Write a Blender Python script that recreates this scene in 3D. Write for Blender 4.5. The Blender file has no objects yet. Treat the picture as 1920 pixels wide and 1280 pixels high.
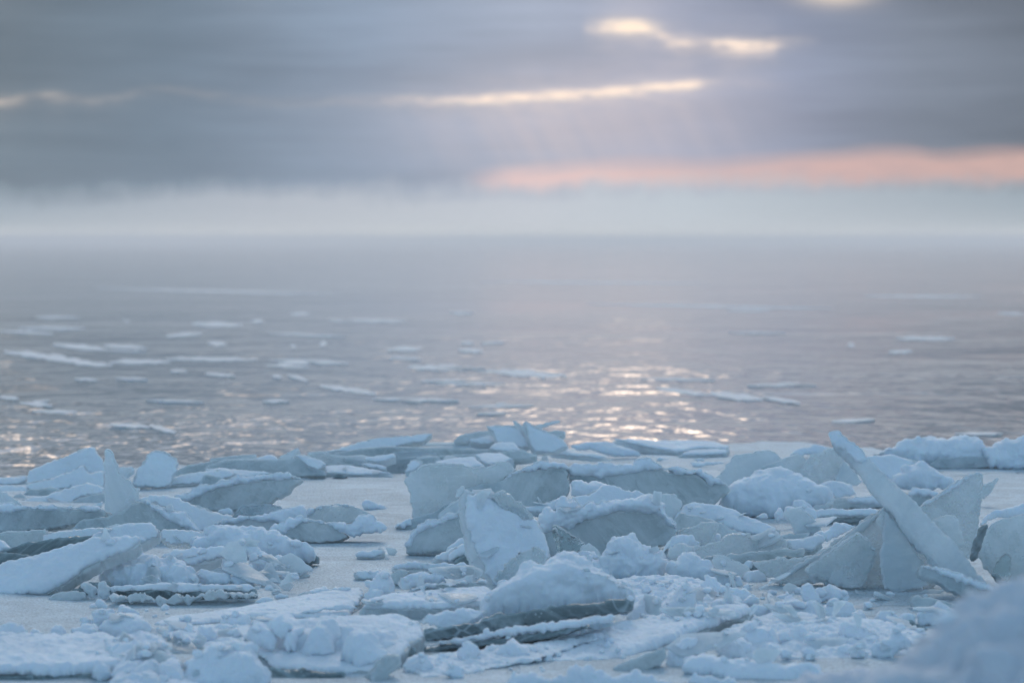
import bpy, math, random
import numpy as np
from mathutils import Vector
from mathutils.geometry import delaunay_2d_cdt

# ------------------------------------------------------------------ camera, sky, sun, exposure
scene = bpy.context.scene
FPX, HCAM, HORIZON = 5333.0, 1.30, 450.0          # focal length in photo pixels, eye height over the ice
PITCH = math.atan((640.0 - HORIZON) / FPX)
cam_data = bpy.data.cameras.new("camera")
cam = bpy.data.objects.new("camera", cam_data)
scene.collection.objects.link(cam)
cam.location = (0, 0, HCAM)
cam.rotation_euler = (math.pi / 2 - PITCH, 0, 0)
cam_data.sensor_width = 36.0
cam_data.lens = 100.0
cam_data.clip_start, cam_data.clip_end = 0.1, 20000
cam_data.dof.use_dof = True
cam_data.dof.focus_distance = 11.6
cam_data.dof.aperture_fstop = 3.3
cam_data.dof.aperture_blades = 0
scene.camera = cam
scene.view_settings.view_transform = 'Standard'
scene.view_settings.look = 'None'
scene.view_settings.gamma = 1.0
scene.view_settings.exposure = 0.0
scene.render.engine = 'CYCLES'
scene.cycles.use_denoising = True
scene.cycles.max_bounces = 8
scene.cycles.volume_bounces = 1
scene.cycles.transparent_max_bounces = 8
scene.cycles.sample_clamp_indirect = 4.0
scene.cycles.caustics_reflective = False
scene.cycles.caustics_refractive = False

SUN_EL, SUN_AZ = 36.0, 2.5                          # degrees; azimuth to the right of straight ahead
sun_data = bpy.data.lights.new("sun", 'SUN')
sun_data.energy = 0.85
sun_data.angle = math.radians(20)
sun_data.color = (1.0, 0.92, 0.84)
sun = bpy.data.objects.new("sun", sun_data)
scene.collection.objects.link(sun)
_e, _a = math.radians(SUN_EL), math.radians(SUN_AZ)
sun.rotation_euler = Vector((math.sin(_a) * math.cos(_e), math.cos(_a) * math.cos(_e), math.sin(_e))).to_track_quat('Z', 'Y').to_euler()


class NT:
    """small helper for building node trees"""
    def __init__(s, tree):
        s.t, s.n, s.l = tree, tree.nodes, tree.links

    def new(s, kind, **kw):
        n = s.n.new(kind)
        for k, v in kw.items():
            setattr(n, k, v)
        return n

    def put(s, sock, v):
        if isinstance(v, bpy.types.NodeSocket):
            s.l.new(v, sock)
        elif v is not None:
            sock.default_value = v

    def m(s, op, a, b=None, c=None, clamp=False):
        n = s.new('ShaderNodeMath', operation=op, use_clamp=clamp)
        s.put(n.inputs[0], a)
        s.put(n.inputs[1], b)
        s.put(n.inputs[2], c)
        return n.outputs[0]

    def mix(s, f, a, b, blend='MIX'):
        n = s.new('ShaderNodeMix', data_type='RGBA', blend_type=blend)
        s.put(n.inputs[0], f)
        for i, v in ((6, a), (7, b)):
            if isinstance(v, tuple) and len(v) == 3:
                v = v + (1,)
            s.put(n.inputs[i], v)
        return n.outputs[2]

    def ramp(s, f, stops, interp='LINEAR'):
        n = s.new('ShaderNodeValToRGB')
        n.color_ramp.interpolation = interp
        el = n.color_ramp.elements
        while len(el) > 1:
            el.remove(el[-1])
        el[0].position = stops[0][0]
        for i, (p, c) in enumerate(stops):
            e = el[0] if i == 0 else el.new(p)
            if not isinstance(c, tuple):
                c = (c, c, c)
            e.color = c + (1,)
        s.put(n.inputs[0], f)
        return n.outputs[0]

    def curve(s, f, lo, hi, pts, ylo=0.0, yhi=1.0):
        """piecewise smooth function of f given as (x, y) points"""
        r = s.new('ShaderNodeMapRange')
        s.put(r.inputs[0], f)
        r.inputs[1].default_value, r.inputs[2].default_value = lo, hi
        c = s.new('ShaderNodeFloatCurve')
        cu = c.mapping.curves[0]
        P = sorted(((x - lo) / (hi - lo), (y - ylo) / (yhi - ylo)) for x, y in pts)
        cu.points[0].location, cu.points[1].location = P[0], P[-1]
        for p in P[1:-1]:
            cu.points.new(*p)
        c.mapping.use_clip = False
        c.mapping.update()
        s.put(c.inputs[1], r.outputs[0])
        q = s.new('ShaderNodeMapRange', clamp=False)
        s.put(q.inputs[0], c.outputs[0])
        q.inputs[3].default_value, q.inputs[4].default_value = ylo, yhi
        return q.outputs[0]

    def noise(s, vec, scale, detail=3.0, rough=0.5, dist=0.0):
        n = s.new('ShaderNodeTexNoise')
        s.put(n.inputs['Vector'], vec)
        n.inputs['Scale'].default_value = scale
        n.inputs['Detail'].default_value = detail
        n.inputs['Roughness'].default_value = rough
        n.inputs['Distortion'].default_value = dist
        return n.outputs[0]

    def xyz(s, x, y, z):
        n = s.new('ShaderNodeCombineXYZ')
        s.put(n.inputs[0], x)
        s.put(n.inputs[1], y)
        s.put(n.inputs[2], z)
        return n.outputs[0]


def lin(r, g, b, k=1.0):
    """sRGB 0-255 to linear"""
    f = lambda c: ((c / 255 + 0.055) / 1.055) ** 2.4 if c > 10.3 else c / 255 / 12.92
    return (f(r) * k, f(g) * k, f(b) * k)


def build_world():
    world = bpy.data.worlds.new("World")
    scene.world = world
    world.use_nodes = True
    T = NT(world.node_tree)
    T.n.clear()
    tc = T.new('ShaderNodeTexCoord')
    sep = T.new('ShaderNodeSeparateXYZ')
    T.l.new(tc.outputs['Generated'], sep.inputs[0])
    X, Y, Z = sep.outputs
    az = T.m('ARCTAN2', X, Y)
    el = T.m('ARCSINE', Z)
    # u, v: the sky's azimuth and height above the horizon on the photograph's pixel scale
    u0 = T.m('MULTIPLY', az, FPX)
    v0 = T.m('MULTIPLY', el, FPX)
    nv = T.xyz(T.m('MULTIPLY', u0, 1 / 260), T.m('MULTIPLY', v0, 1 / 60), 0.0)
    wob = T.m('SUBTRACT', T.noise(nv, 1.0, 4, 0.55), 0.5)
    v = T.m('ADD', v0, T.m('MULTIPLY', wob, 14.0))
    x = T.m('ADD', u0, 960.0)                      # x like the photograph's columns
    y = T.m('SUBTRACT', 450.0, v)                  # y like its rows (0 = 4.8 degrees up)
    # cloud deck
    deck = T.ramp(T.m('DIVIDE', T.m('ADD', x, 1000.0), 4000.0), [
        (0.0, lin(112, 124, 140)), (0.25, lin(108, 122, 134)), (0.33, lin(110, 126, 142)), (0.42, lin(132, 147, 167)),
        (0.50, lin(158, 168, 187)), (0.56, lin(161, 167, 187)), (0.62, lin(138, 147, 169)), (0.68, lin(120, 129, 144)),
        (0.73, lin(106, 115, 128)), (1.0, lin(112, 124, 140))])
    big = T.noise(T.xyz(T.m('MULTIPLY', u0, 1 / 700), T.m('MULTIPLY', v0, 1 / 130), 3.0), 1.0, 5, 0.5)
    deck = T.mix(1.0, deck, T.ramp(big, [(0.3, 0.90), (0.7, 1.24)]), 'MULTIPLY')
    fine = T.noise(T.xyz(T.m('MULTIPLY', u0, 1 / 420), T.m('MULTIPLY', v0, 1 / 28), 8.0), 1.0, 4, 0.5)
    deck = T.mix(1.0, deck, T.ramp(fine, [(0.3, 0.94), (0.7, 1.06)]), 'MULTIPLY')
    # violet glow round the hidden sun, below the bright gaps
    def gauss(cx, cy, sx, sy):
        a = T.m('DIVIDE', T.m('SUBTRACT', x, cx), sx)
        b = T.m('DIVIDE', T.m('SUBTRACT', y, cy), sy)
        return T.m('EXPONENT', T.m('MULTIPLY', T.m('ADD', T.m('MULTIPLY', a, a), T.m('MULTIPLY', b, b)), -0.5))
    g1 = T.m('MULTIPLY', gauss(1100, 225, 230, 80), 0.55)
    col = T.mix(g1, deck, lin(196, 188, 198))
    # rows of gaps where the cloud lets warm light through
    def streak(col, pts, width, soft, colour, power):
        lo, hi = pts[0][0], pts[-1][0]
        vc = T.curve(x, lo, hi, [(p[0], p[1]) for p in pts], 0.0, 400.0)
        it = T.curve(x, lo, hi, [(p[0], p[2]) for p in pts])
        d = T.m('SUBTRACT', y, vc)
        up = T.m('DIVIDE', d, width)
        core = T.m('EXPONENT', T.m('MULTIPLY', T.m('MULTIPLY', up, up), -0.5))
        halo = T.m('EXPONENT', T.m('MULTIPLY', T.m('ABSOLUTE', T.m('DIVIDE', T.m('SUBTRACT', d, soft * 0.35), soft)), -1.0))
        it = T.m('MULTIPLY', T.m('MAXIMUM', it, 0.0), T.ramp(T.noise(T.xyz(T.m('MULTIPLY', u0, 1 / 55), T.m('MULTIPLY', v0, 1 / 14), 4.0), 1.0, 4, 0.6), [(0.34, 0.35), (0.60, 1.15)]))
        f = T.m('ADD', T.m('MULTIPLY', core, it), T.m('MULTIPLY', T.m('MULTIPLY', halo, 0.22), it))
        f = T.m('MULTIPLY', f, power)
        return T.mix(T.m('MINIMUM', f, 1.0), col, colour)
    col = streak(col, [(-60, 200, 0), (0, 197, .30), (30, 196, .26), (55, 192, .16), (75, 188, .10), (105, 186, .20), (145, 191, .10),
                       (200, 193, .10), (300, 172, .05), (400, 180, .05), (500, 195, .05), (650, 192, .10), (760, 191, .26),
                       (850, 189, .5), (920, 187, .85), (1010, 182, 1), (1100, 177, .95), (1180, 171, .85), (1260, 163, 1),
                       (1300, 160, .7), (1335, 158, .2), (1400, 160, .06), (1500, 170, 0)], 6.5, 30, (1.10, 0.89, 0.74), 1.0)
    col = streak(col, [(1090, 55, 0), (1125, 54, .55), (1160, 52, .9), (1195, 54, .95), (1225, 63, .55), (1250, 78, .5), (1280, 84, .6),
                       (1310, 86, .35), (1345, 89, .7), (1400, 92, .95), (1440, 90, .75), (1470, 85, .2), (1540, 80, 0)],
                 8.0, 28, (1.10, 0.89, 0.74), 1.0)
    col = T.mix(T.m('MULTIPLY', gauss(1182, 54, 30, 9), T.ramp(T.noise(T.xyz(T.m('MULTIPLY', u0, 1 / 30), T.m('MULTIPLY', v0, 1 / 10), 2.0), 1.0, 4, 0.6), [(0.30, 0.55), (0.60, 1.0)])), col, (1.12, .92, .72))
    col = T.mix(T.m('MULTIPLY', gauss(1560, -12, 46, 18), 0.85), col, (1.0, 0.82, 0.66))
    # a few faint shafts under the long gap
    sh = T.noise(T.xyz(T.m('MULTIPLY', T.m('SUBTRACT', x, T.m('MULTIPLY', y, 0.55)), 1 / 55), 0.0, 5.0), 1.0, 2, 0.5)
    shaft = T.m('MULTIPLY', T.m('MULTIPLY', gauss(1080, 250, 170, 55), T.ramp(sh, [(0.38, 0.0), (0.72, 1.0)])), 0.48)
    col = T.mix(shaft, col, lin(216, 200, 200))
    # salmon strip of clear sky on the right
    top = T.curve(x, 860, 2000, [(860, 335), (915, 316), (1000, 309), (1100, 301), (1200, 296), (1350, 297), (1420, 290), (1500, 285),
                                 (1560, 283), (1650, 275), (1700, 276), (1750, 283), (1850, 276), (2000, 280)], 0.0, 400.0)
    rag = T.m('SUBTRACT', T.noise(T.xyz(T.m('MULTIPLY', u0, 1 / 45), T.m('MULTIPLY', v0, 1 / 160), 1.0), 1.0, 3, 0.6), 0.5)
    ragy = T.m('ADD', y, T.m('MULTIPLY', rag, 40.0))
    a = T.m('DIVIDE', T.m('SUBTRACT', y, T.m('SUBTRACT', top, 8.0)), 34.0, clamp=True)
    b = T.m('DIVIDE', T.m('SUBTRACT', 366.0, ragy), 26.0, clamp=True)
    c = T.m('DIVIDE', T.m('SUBTRACT', x, 860.0), 110.0, clamp=True)
    d = T.m('DIVIDE', T.m('SUBTRACT', 3200.0, x), 600.0, clamp=True)
    band = T.m('MULTIPLY', T.m('MULTIPLY', a, b), T.m('MULTIPLY', c, d))
    pv = T.noise(T.xyz(T.m('MULTIPLY', u0, 1 / 130), T.m('MULTIPLY', v0, 1 / 40), 6.0), 1.0, 4, 0.55)
    band = T.m('MULTIPLY', band, T.ramp(pv, [(0.32, 0.78), (0.60, 1.0)]))
    salmon = T.ramp(T.m('DIVIDE', T.m('SUBTRACT', x, 900.0), 1100.0), [(0.0, lin(246, 208, 200)), (0.15, lin(238, 204, 198)), (0.4, lin(214, 186, 184)),
                    (0.6, lin(213, 178, 172)), (1.0, lin(206, 170, 160))])
    col = T.mix(band, col, salmon)
    # bank of frost smoke lying on the far water
    mtop = T.curve(x, 0, 1920, [(0, 372), (300, 366), (480, 360), (600, 362), (900, 366), (1000, 364), (1250, 352), (1500, 352), (1920, 350)], 0.0, 400.0)
    wis = T.m('SUBTRACT', T.m('ADD', T.m('MULTIPLY', T.noise(T.xyz(T.m('MULTIPLY', u0, 1 / 230), T.m('MULTIPLY', v0, 1 / 90), 9.0), 1.0, 4, 0.6), 0.65), T.m('MULTIPLY', T.noise(T.xyz(T.m('MULTIPLY', u0, 1 / 48), T.m('MULTIPLY', v0, 1 / 100), 4.0), 1.0, 4, 0.65, 0.8), 0.50)), 0.5)
    mist = T.m('DIVIDE', T.m('SUBTRACT', T.m('ADD', y, T.m('MULTIPLY', wis, 90.0)), T.m('SUBTRACT', mtop, 24.0)), 50.0, clamp=True)
    mside = T.ramp(T.m('DIVIDE', T.m('ADD', x, 1000.0), 4000.0), [(0.0, lin(150, 163, 174)), (0.25, lin(154, 168, 180)), (0.37, lin(180, 187, 197)),
                   (0.5, lin(200, 205, 213)), (0.57, lin(194, 203, 211)), (0.66, lin(174, 184, 193)), (0.75, lin(152, 166, 176)), (1.0, lin(150, 163, 174))])
    low = T.m('POWER', T.m('DIVIDE', T.m('SUBTRACT', y0_(T, v0), 365.0), 85.0, clamp=True), 2.0)
    mcol = T.mix(T.m('MULTIPLY', low, 0.5), mside, lin(236, 236, 230))
    lip = T.m('DIVIDE', T.m('SUBTRACT', 441.0, y0_(T, v0)), 9.0)
    lip = T.m('MULTIPLY', T.m('EXPONENT', T.m('MULTIPLY', T.m('MULTIPLY', lip, lip), -0.5)), T.ramp(T.noise(T.xyz(T.m('MULTIPLY', u0, 1 / 300), 0.0, 2.0), 1.0, 3, 0.5), [(0.35, 0.2), (0.65, 0.75)]))
    mcol = T.mix(lip, mcol, lin(240, 239, 231))
    col = T.mix(mist, col, mcol)
    # the part of the sky the photograph only shows through its light: brighter deck ahead and overhead, blue behind the camera
    eld = T.m('MULTIPLY', el, 180 / math.pi)
    front = T.m('MULTIPLY', T.m('ADD', T.m('COSINE', az), 1.0), 0.5)
    upper = T.mix(front, SKY_BACK, SKY_FRONT)
    n2 = T.noise(tc.outputs['Generated'], 5.0, 5, 0.55)
    upper = T.mix(1.0, upper, T.ramp(n2, [(0.3, 0.75), (0.7, 1.25)]), 'MULTIPLY')
    # unseen bright band added above the frame, to give the ripples contrast
    ga = T.m('DIVIDE', T.m('MULTIPLY', az, 180 / math.pi), 20.0)
    ge = T.m('DIVIDE', T.m('SUBTRACT', eld, 16.0), 4.0)
    glow = T.m('EXPONENT', T.m('MULTIPLY', T.m('ADD', T.m('MULTIPLY', ga, ga), T.m('MULTIPLY', ge, ge)), -0.5))
    rip = T.ramp(T.noise(T.xyz(T.m('MULTIPLY', u0, 1 / 380), T.m('MULTIPLY', v0, 1 / 150), 11.0), 1.0, 4, 0.6), [(0.40, 0.15), (0.58, 1.0)])
    upper = T.mix(T.m('MULTIPLY', glow, rip), upper, (0.92, 0.93, 1.02))
    zen = T.m('DIVIDE', T.m('SUBTRACT', eld, 25.0), 50.0, clamp=True)
    upper = T.mix(zen, upper, SKY_TOP)
    # unseen warm patches added just above the frame, to make glints on the water
    def glint_patch(ax, ay, sx, sy, k):
        return T.m('MULTIPLY', gauss(ax, ay, sx, sy), k)
    blend_up = T.m('DIVIDE', T.m('SUBTRACT', eld, 6.0), 7.0, clamp=True)
    side = T.m('DIVIDE', T.m('SUBTRACT', T.m('ABSOLUTE', T.m('MULTIPLY', az, 180 / math.pi)), 24.0), 40.0, clamp=True)
    f_up = T.m('MAXIMUM', blend_up, side)
    col = T.mix(f_up, col, upper)
    for (ax, ay, sx, sy, k, hot) in ((10, -620, 50, 190, .9, 4.0), (470, -620, 32, 190, .8, 3.6), (800, -640, 50, 180, .6, 3.0), (980, -600, 70, 180, .85, 4.2), (1190, -560, 42, 180, 1, 8.0), (1190, -330, 36, 85, .9, 3.0), (1290, -640, 45, 180, .6, 3.0), (1640, -660, 60, 170, .4, 2.0)):
        col = T.mix(glint_patch(ax, ay, sx, sy, k), col, (hot, 0.75 * hot, 0.56 * hot))
    # clear-sky share
    sky = T.new('ShaderNodeTexSky', sky_type='NISHITA')
    sky.sun_disc = False
    sky.sun_elevation = math.radians(SUN_EL)
    sky.sun_rotation = math.radians(SUN_AZ)
    sky.altitude = 200
    sky.air_density, sky.dust_density, sky.ozone_density = 1.0, 0.6, 2.5
    b1 = T.new('ShaderNodeBackground')
    T.put(b1.inputs[0], col)
    b1.inputs[1].default_value = 1.0
    b2 = T.new('ShaderNodeBackground')
    T.l.new(sky.outputs[0], b2.inputs[0])
    T.put(b2.inputs[1], T.m('MULTIPLY', f_up, 0.05))
    add = T.new('ShaderNodeAddShader')
    T.l.new(b1.outputs[0], add.inputs[0])
    T.l.new(b2.outputs[0], add.inputs[1])
    out = T.new('ShaderNodeOutputWorld')
    T.l.new(add.outputs[0], out.inputs[0])
    world.cycles.sampling_method = 'MANUAL'
    world.cycles.sample_map_resolution = 2048


def y0_(T, v0):
    return T.m('SUBTRACT', 450.0, v0)


SKY_BACK = (0.225, 0.435, 0.635)
SKY_FRONT = (0.36, 0.40, 0.45)
SKY_TOP = (0.185, 0.25, 0.30)
build_world()

# ------------------------------------------------------------------ materials
def material(name):
    m = bpy.data.materials.new(name)
    m.use_nodes = True
    T = NT(m.node_tree)
    T.n.clear()
    out = T.new('ShaderNodeOutputMaterial')
    geo = T.new('ShaderNodeNewGeometry')
    return m, T, out, geo.outputs['Position']


def bump(T, h, dist, strength=1.0, normal=None):
    b = T.new('ShaderNodeBump')
    b.inputs['Strength'].default_value = strength
    b.inputs['Distance'].default_value = dist
    T.put(b.inputs['Height'], h)
    if normal is not None:
        T.put(b.inputs['Normal'], normal)
    return b.outputs[0]


def principled(T, out, **kw):
    p = T.new('ShaderNodeBsdfPrincipled')
    for k, v in kw.items():
        k = k.replace('_', ' ')
        if isinstance(v, tuple) and len(v) == 3 and k != 'Subsurface Radius':
            v = v + (1,)
        T.put(p.inputs[k], v)
    if out is not None:
        T.l.new(p.outputs[0], out.inputs[0])
    return p


def make_snow(name, grain=1.0, tint=(0.80, 0.865, 0.93), crystals=0.0):
    m, T, out, P = material(name)
    n1 = T.noise(P, 22, 5, 0.6)
    n2 = T.noise(P, 260, 3, 0.7)
    nrm = bump(T, n1, 0.010, 0.6)
    nrm = bump(T, n2, 0.0022 * grain, 0.8, nrm)
    lo = tuple(c * 0.90 for c in tint)
    c = T.mix(T.ramp(T.noise(P, 5, 4, 0.6), [(0.35, 0.0), (0.7, 1.0)]), lo, tint)
    rough = 0.75
    if crystals:
        vo = T.new('ShaderNodeTexVoronoi', feature='F1')
        T.put(vo.inputs['Vector'], P)
        vo.inputs['Scale'].default_value = 75
        pit = T.ramp(vo.outputs['Distance'], [(0.0, 0.0), (0.55, 1.0)])
        nrm = bump(T, T.m('MULTIPLY', pit, T.noise(P, 60, 2)), 0.009 * crystals, 1.0, nrm)
        c = T.mix(1.0, c, T.ramp(T.noise(P, 90, 2, 0.7), [(0.36, 0.72), (0.56, 1.0)]), 'MULTIPLY')
        rough = 0.6
        ck = T.new('ShaderNodeTexVoronoi', feature='DISTANCE_TO_EDGE')
        cw = T.new('ShaderNodeMix', data_type='VECTOR')
        cn = T.new('ShaderNodeTexNoise')
        T.put(cn.inputs['Vector'], P)
        cn.inputs['Scale'].default_value = 1.6
        cn.inputs['Detail'].default_value = 5
        T.put(cw.inputs[4], P)
        T.put(cw.inputs[5], cn.outputs[1])
        cw.inputs[0].default_value = 0.4
        T.put(ck.inputs['Vector'], cw.outputs[1])
        ck.inputs['Scale'].default_value = 1.1
        seam = T.m('MULTIPLY', T.ramp(ck.outputs['Distance'], [(0.0, 1.0), (0.016, 0.0)]), T.ramp(T.noise(P, 0.9, 3), [(0.46, 0.0), (0.58, 1.0)]))
        nrm = bump(T, T.m('MULTIPLY', seam, -1.0), 0.012, 1.0, nrm)
        c = T.mix(T.m('MULTIPLY', seam, 0.6), c, (0.30, 0.40, 0.46))
        c = T.mix(1.0, c, T.ramp(T.noise(P, 2.2, 6, 0.62, 1.0), [(0.34, 0.80), (0.64, 1.06)]), 'MULTIPLY')
    principled(T, out, Base_Color=c, Roughness=rough, Specular_IOR_Level=0.18, Normal=nrm,
               Subsurface_Weight=0.25, Subsurface_Radius=(0.4, 0.7, 1.0), Subsurface_Scale=0.02)
    return m


def make_ice(name, dark, light, frost, rough=0.32, trans=0.0, streak=1.0, rim=0.25, frost_amt=0.5, wet=1.0, edge_frost_glow=0.9):
    """lake ice: grey body with streaks, bubbles and hairline cracks, patches of frost lying on it"""
    m, T, out, P = material(name)
    oi = T.new('ShaderNodeObjectInfo')
    vr = T.new('ShaderNodeVectorRotate', rotation_type='AXIS_ANGLE')
    T.put(vr.inputs['Vector'], P)
    vr.inputs['Axis'].default_value = (0.25, 1.0, 0.2)
    T.put(vr.inputs['Angle'], T.m('MULTIPLY', T.m('SUBTRACT', oi.outputs['Random'], 0.5), 2.6))
    PR = vr.outputs[0]
    mp = T.new('ShaderNodeMapping')
    T.put(mp.inputs[0], PR)
    mp.inputs['Rotation'].default_value = (0.3, 0.12, 0.25)
    mp.inputs['Scale'].default_value = (2.2, 2.2, 8.0)
    st = T.noise(mp.outputs[0], 1.6, 6, 0.62, 0.6)
    body = T.mix(T.ramp(st, [(0.32, 0.0), (0.68, 1.0)]), dark, light)
    mp2 = T.new('ShaderNodeMapping')
    T.put(mp2.inputs[0], PR)
    mp2.inputs['Rotation'].default_value = (-0.2, 0.25, 0.1)
    mp2.inputs['Scale'].default_value = (1.6, 1.6, 16.0)
    band = T.noise(mp2.outputs[0], 1.0, 4, 0.6, 1.2)
    body = T.mix(T.m('MULTIPLY', T.ramp(band, [(0.50, 0.0), (0.66, 1.0)]), 0.35), body, frost)
    cl = T.noise(P, 4.2, 5, 0.62, 0.8)
    fr = T.ramp(cl, [(0.62 - 0.25 * frost_amt, 0.0), (0.80 - 0.16 * frost_amt, 1.0)])
    fine = T.noise(P, 38, 4, 0.65)
    fr = T.m('MULTIPLY', fr, T.ramp(fine, [(0.25, 0.35), (0.6, 1.0)]))
    # hairline cracks
    vo = T.new('ShaderNodeTexVoronoi', feature='DISTANCE_TO_EDGE')
    wv = T.new('ShaderNodeMix', data_type='VECTOR')
    nn = T.new('ShaderNodeTexNoise')
    T.put(nn.inputs['Vector'], P)
    nn.inputs['Scale'].default_value = 3.0
    T.put(wv.inputs[4], P)
    T.put(wv.inputs[5], nn.outputs[1])
    wv.inputs[0].default_value = 0.25
    T.put(vo.inputs['Vector'], wv.outputs[1])
    vo.inputs['Scale'].default_value = 5.5
    crack = T.m('MULTIPLY', T.ramp(vo.outputs['Distance'], [(0.0, 1.0), (0.022, 0.0)]), T.ramp(T.noise(P, 2.3, 2), [(0.5, 0.0), (0.62, 0.6)]))
    # trapped bubbles
    vb = T.new('ShaderNodeTexVoronoi', feature='F1')
    T.put(vb.inputs['Vector'], P)
    vb.inputs['Scale'].default_value = 60
    bub = T.m('MULTIPLY', T.ramp(vb.outputs['Distance'], [(0.16, 1.0), (0.26, 0.0)]), T.ramp(T.noise(P, 7, 3), [(0.5, 0.0), (0.66, 0.55)]))
    body = T.mix(T.m('MAXIMUM', T.m('MULTIPLY', crack, streak), bub), body, frost)
    geo2 = T.new('ShaderNodeNewGeometry')
    edge = T.ramp(geo2.outputs['Pointiness'], [(0.515, 0.0), (0.60, 1.0)])  # paler convex edges: frost, plus the look of light passing through
    fr = T.m('MAXIMUM', fr, T.m('MULTIPLY', edge, edge_frost_glow))
    col = T.mix(T.m('MULTIPLY', fr, 0.9), body, frost)
    rg = T.m('ADD', T.m('MULTIPLY', fr, 0.45), rough)
    nrm = bump(T, T.noise(P, 14, 5, 0.6), 0.016 * wet, 0.6)
    nrm = bump(T, fine, 0.005 * wet, 0.7, nrm)
    p = principled(T, None, Base_Color=col, Roughness=rg, IOR=1.31, Specular_IOR_Level=0.5, Normal=nrm,
                   Subsurface_Weight=0.2, Subsurface_Radius=(0.35, 0.75, 1.0), Subsurface_Scale=0.03)
    if trans:
        T.put(p.inputs['Transmission Weight'], T.m('MULTIPLY', T.m('SUBTRACT', 1.0, fr), trans))
    tl = T.new('ShaderNodeBsdfTranslucent')
    T.put(tl.inputs[0], T.mix(0.5, col, (0.75, 0.88, 0.92)))
    T.put(tl.inputs['Normal'], nrm)
    mx = T.new('ShaderNodeMixShader')
    mx.inputs[0].default_value = rim
    T.l.new(p.outputs[0], mx.inputs[1])
    T.l.new(tl.outputs[0], mx.inputs[2])
    T.l.new(mx.outputs[0], out.inputs[0])
    return m


def make_clear(name):
    m, T, out, P = material(name)
    nz = T.noise(P, 26, 5, 0.65, 0.5)
    fr = T.ramp(T.noise(P, 16, 4, 0.6), [(0.52, 0.0), (0.66, 1.0)])
    nrm = bump(T, nz, 0.02, 0.8)
    principled(T, out, Base_Color=T.mix(fr, (0.80, 0.90, 0.90), (0.85, 0.9, 0.95)), Roughness=T.m('ADD', T.m('MULTIPLY', fr, 0.5), 0.06), IOR=1.31,
               Transmission_Weight=T.m('SUBTRACT', 0.92, T.m('MULTIPLY', fr, 0.7)), Normal=nrm)
    return m


def make_water():
    m, T, out, P = material("water")
    mp = T.new('ShaderNodeMapping')
    T.put(mp.inputs[0], P)
    mp.inputs['Scale'].default_value = (1.0, 0.42, 1.0)
    mp.inputs['Rotation'].default_value = (0, 0, 0.2)
    patch = T.ramp(T.noise(P, 0.09, 4, 0.6, 0.6), [(0.38, 0.10), (0.62, 1.0)])
    h = T.m('ADD', T.m('MULTIPLY', T.noise(mp.outputs[0], 2.4, 2, 0.5), 0.75), T.m('MULTIPLY', T.noise(mp.outputs[0], 7.0, 2, 0.5), 0.22))
    sp = T.new('ShaderNodeSeparateXYZ')
    T.l.new(P, sp.inputs[0])
    calm = T.curve(sp.outputs[1], 16, 120, [(16, 1.0), (24, 0.85), (34, 0.62), (50, 0.44), (120, 0.28)])
    h = T.m('MULTIPLY', T.m('MULTIPLY', h, patch), calm)
    nrm = bump(T, h, WATER_BUMP, 1.0)
    principled(T, out, Base_Color=(0.06, 0.09, 0.115), Roughness=0.07, IOR=1.333, Specular_IOR_Level=0.5, Normal=nrm)
    return m


WATER_BUMP = 0.17
M = {
    'snow': make_snow("snow"),
    'ground': make_snow("crusted_snow", 1.6, (0.64, 0.76, 0.83), 1.0),
    'ice': make_ice("lake_ice", (0.42, 0.50, 0.525), (0.72, 0.80, 0.83), (0.90, 0.94, 0.97), 0.24, frost_amt=0.62, rim=0.42, trans=0.15),
    'pale': make_ice("pale_ice", (0.56, 0.65, 0.685), (0.82, 0.89, 0.92), (0.92, 0.95, 0.98), 0.24, rim=0.4, frost_amt=0.7, trans=0.3),
    'frost': make_ice("frosted_ice", (0.66, 0.75, 0.80), (0.84, 0.90, 0.94), (0.92, 0.95, 0.98), 0.38, frost_amt=0.75, rim=0.42, trans=0.25),
    'dark': make_ice("dark_wet_ice_and_gap_sheets", (0.07, 0.11, 0.125), (0.21, 0.28, 0.29), (0.60, 0.70, 0.75), 0.38, frost_amt=0.3, rim=0.08, edge_frost_glow=0.35),
    'glass': make_ice("translucent_ice", (0.64, 0.74, 0.78), (0.86, 0.92, 0.95), (0.92, 0.95, 0.98), 0.18, trans=0.4, frost_amt=0.6, rim=0.3, wet=2.2),
    'clear': make_clear("clear_ice"),
    'snow_shade': make_snow("shaded_snow", 1.0, (0.64, 0.68, 0.74)),  # darker tint carries the shade lying on the near banks
    'rim': make_ice("rim_highlight", (0.86, 0.90, 0.94), (0.92, 0.95, 0.97), (0.94, 0.96, 0.98), 0.3, frost_amt=0.6, rim=0.6),
    'floe': make_snow("slush", 1.0, (0.78, 0.77, 0.77)),
    'water': make_water(),
}

# ------------------------------------------------------------------ numeric noise
def _hash(i, j, k, s):
    h = (i * 374761393 + j * 668265263 + k * 2147483647 + s * 1274126177) & 0xffffffff
    h = ((h ^ (h >> 13)) * 1274126177) & 0xffffffff
    h = ((h ^ (h >> 16)) * 2246822519) & 0xffffffff
    return ((h ^ (h >> 15)) & 0xffffff) / float(0xffffff)


def vnoise(P, s=0):
    F = np.floor(P)
    I = F.astype(np.int64)
    t = P - F
    t = t * t * t * (t * (t * 6 - 15) + 10)
    r = 0
    for a in (0, 1):
        for b in (0, 1):
            for c in (0, 1):
                w = (t[:, 0] if a else 1 - t[:, 0]) * (t[:, 1] if b else 1 - t[:, 1]) * (t[:, 2] if c else 1 - t[:, 2])
                r = r + w * _hash(I[:, 0] + a, I[:, 1] + b, I[:, 2] + c, s)
    return r * 2 - 1


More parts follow.
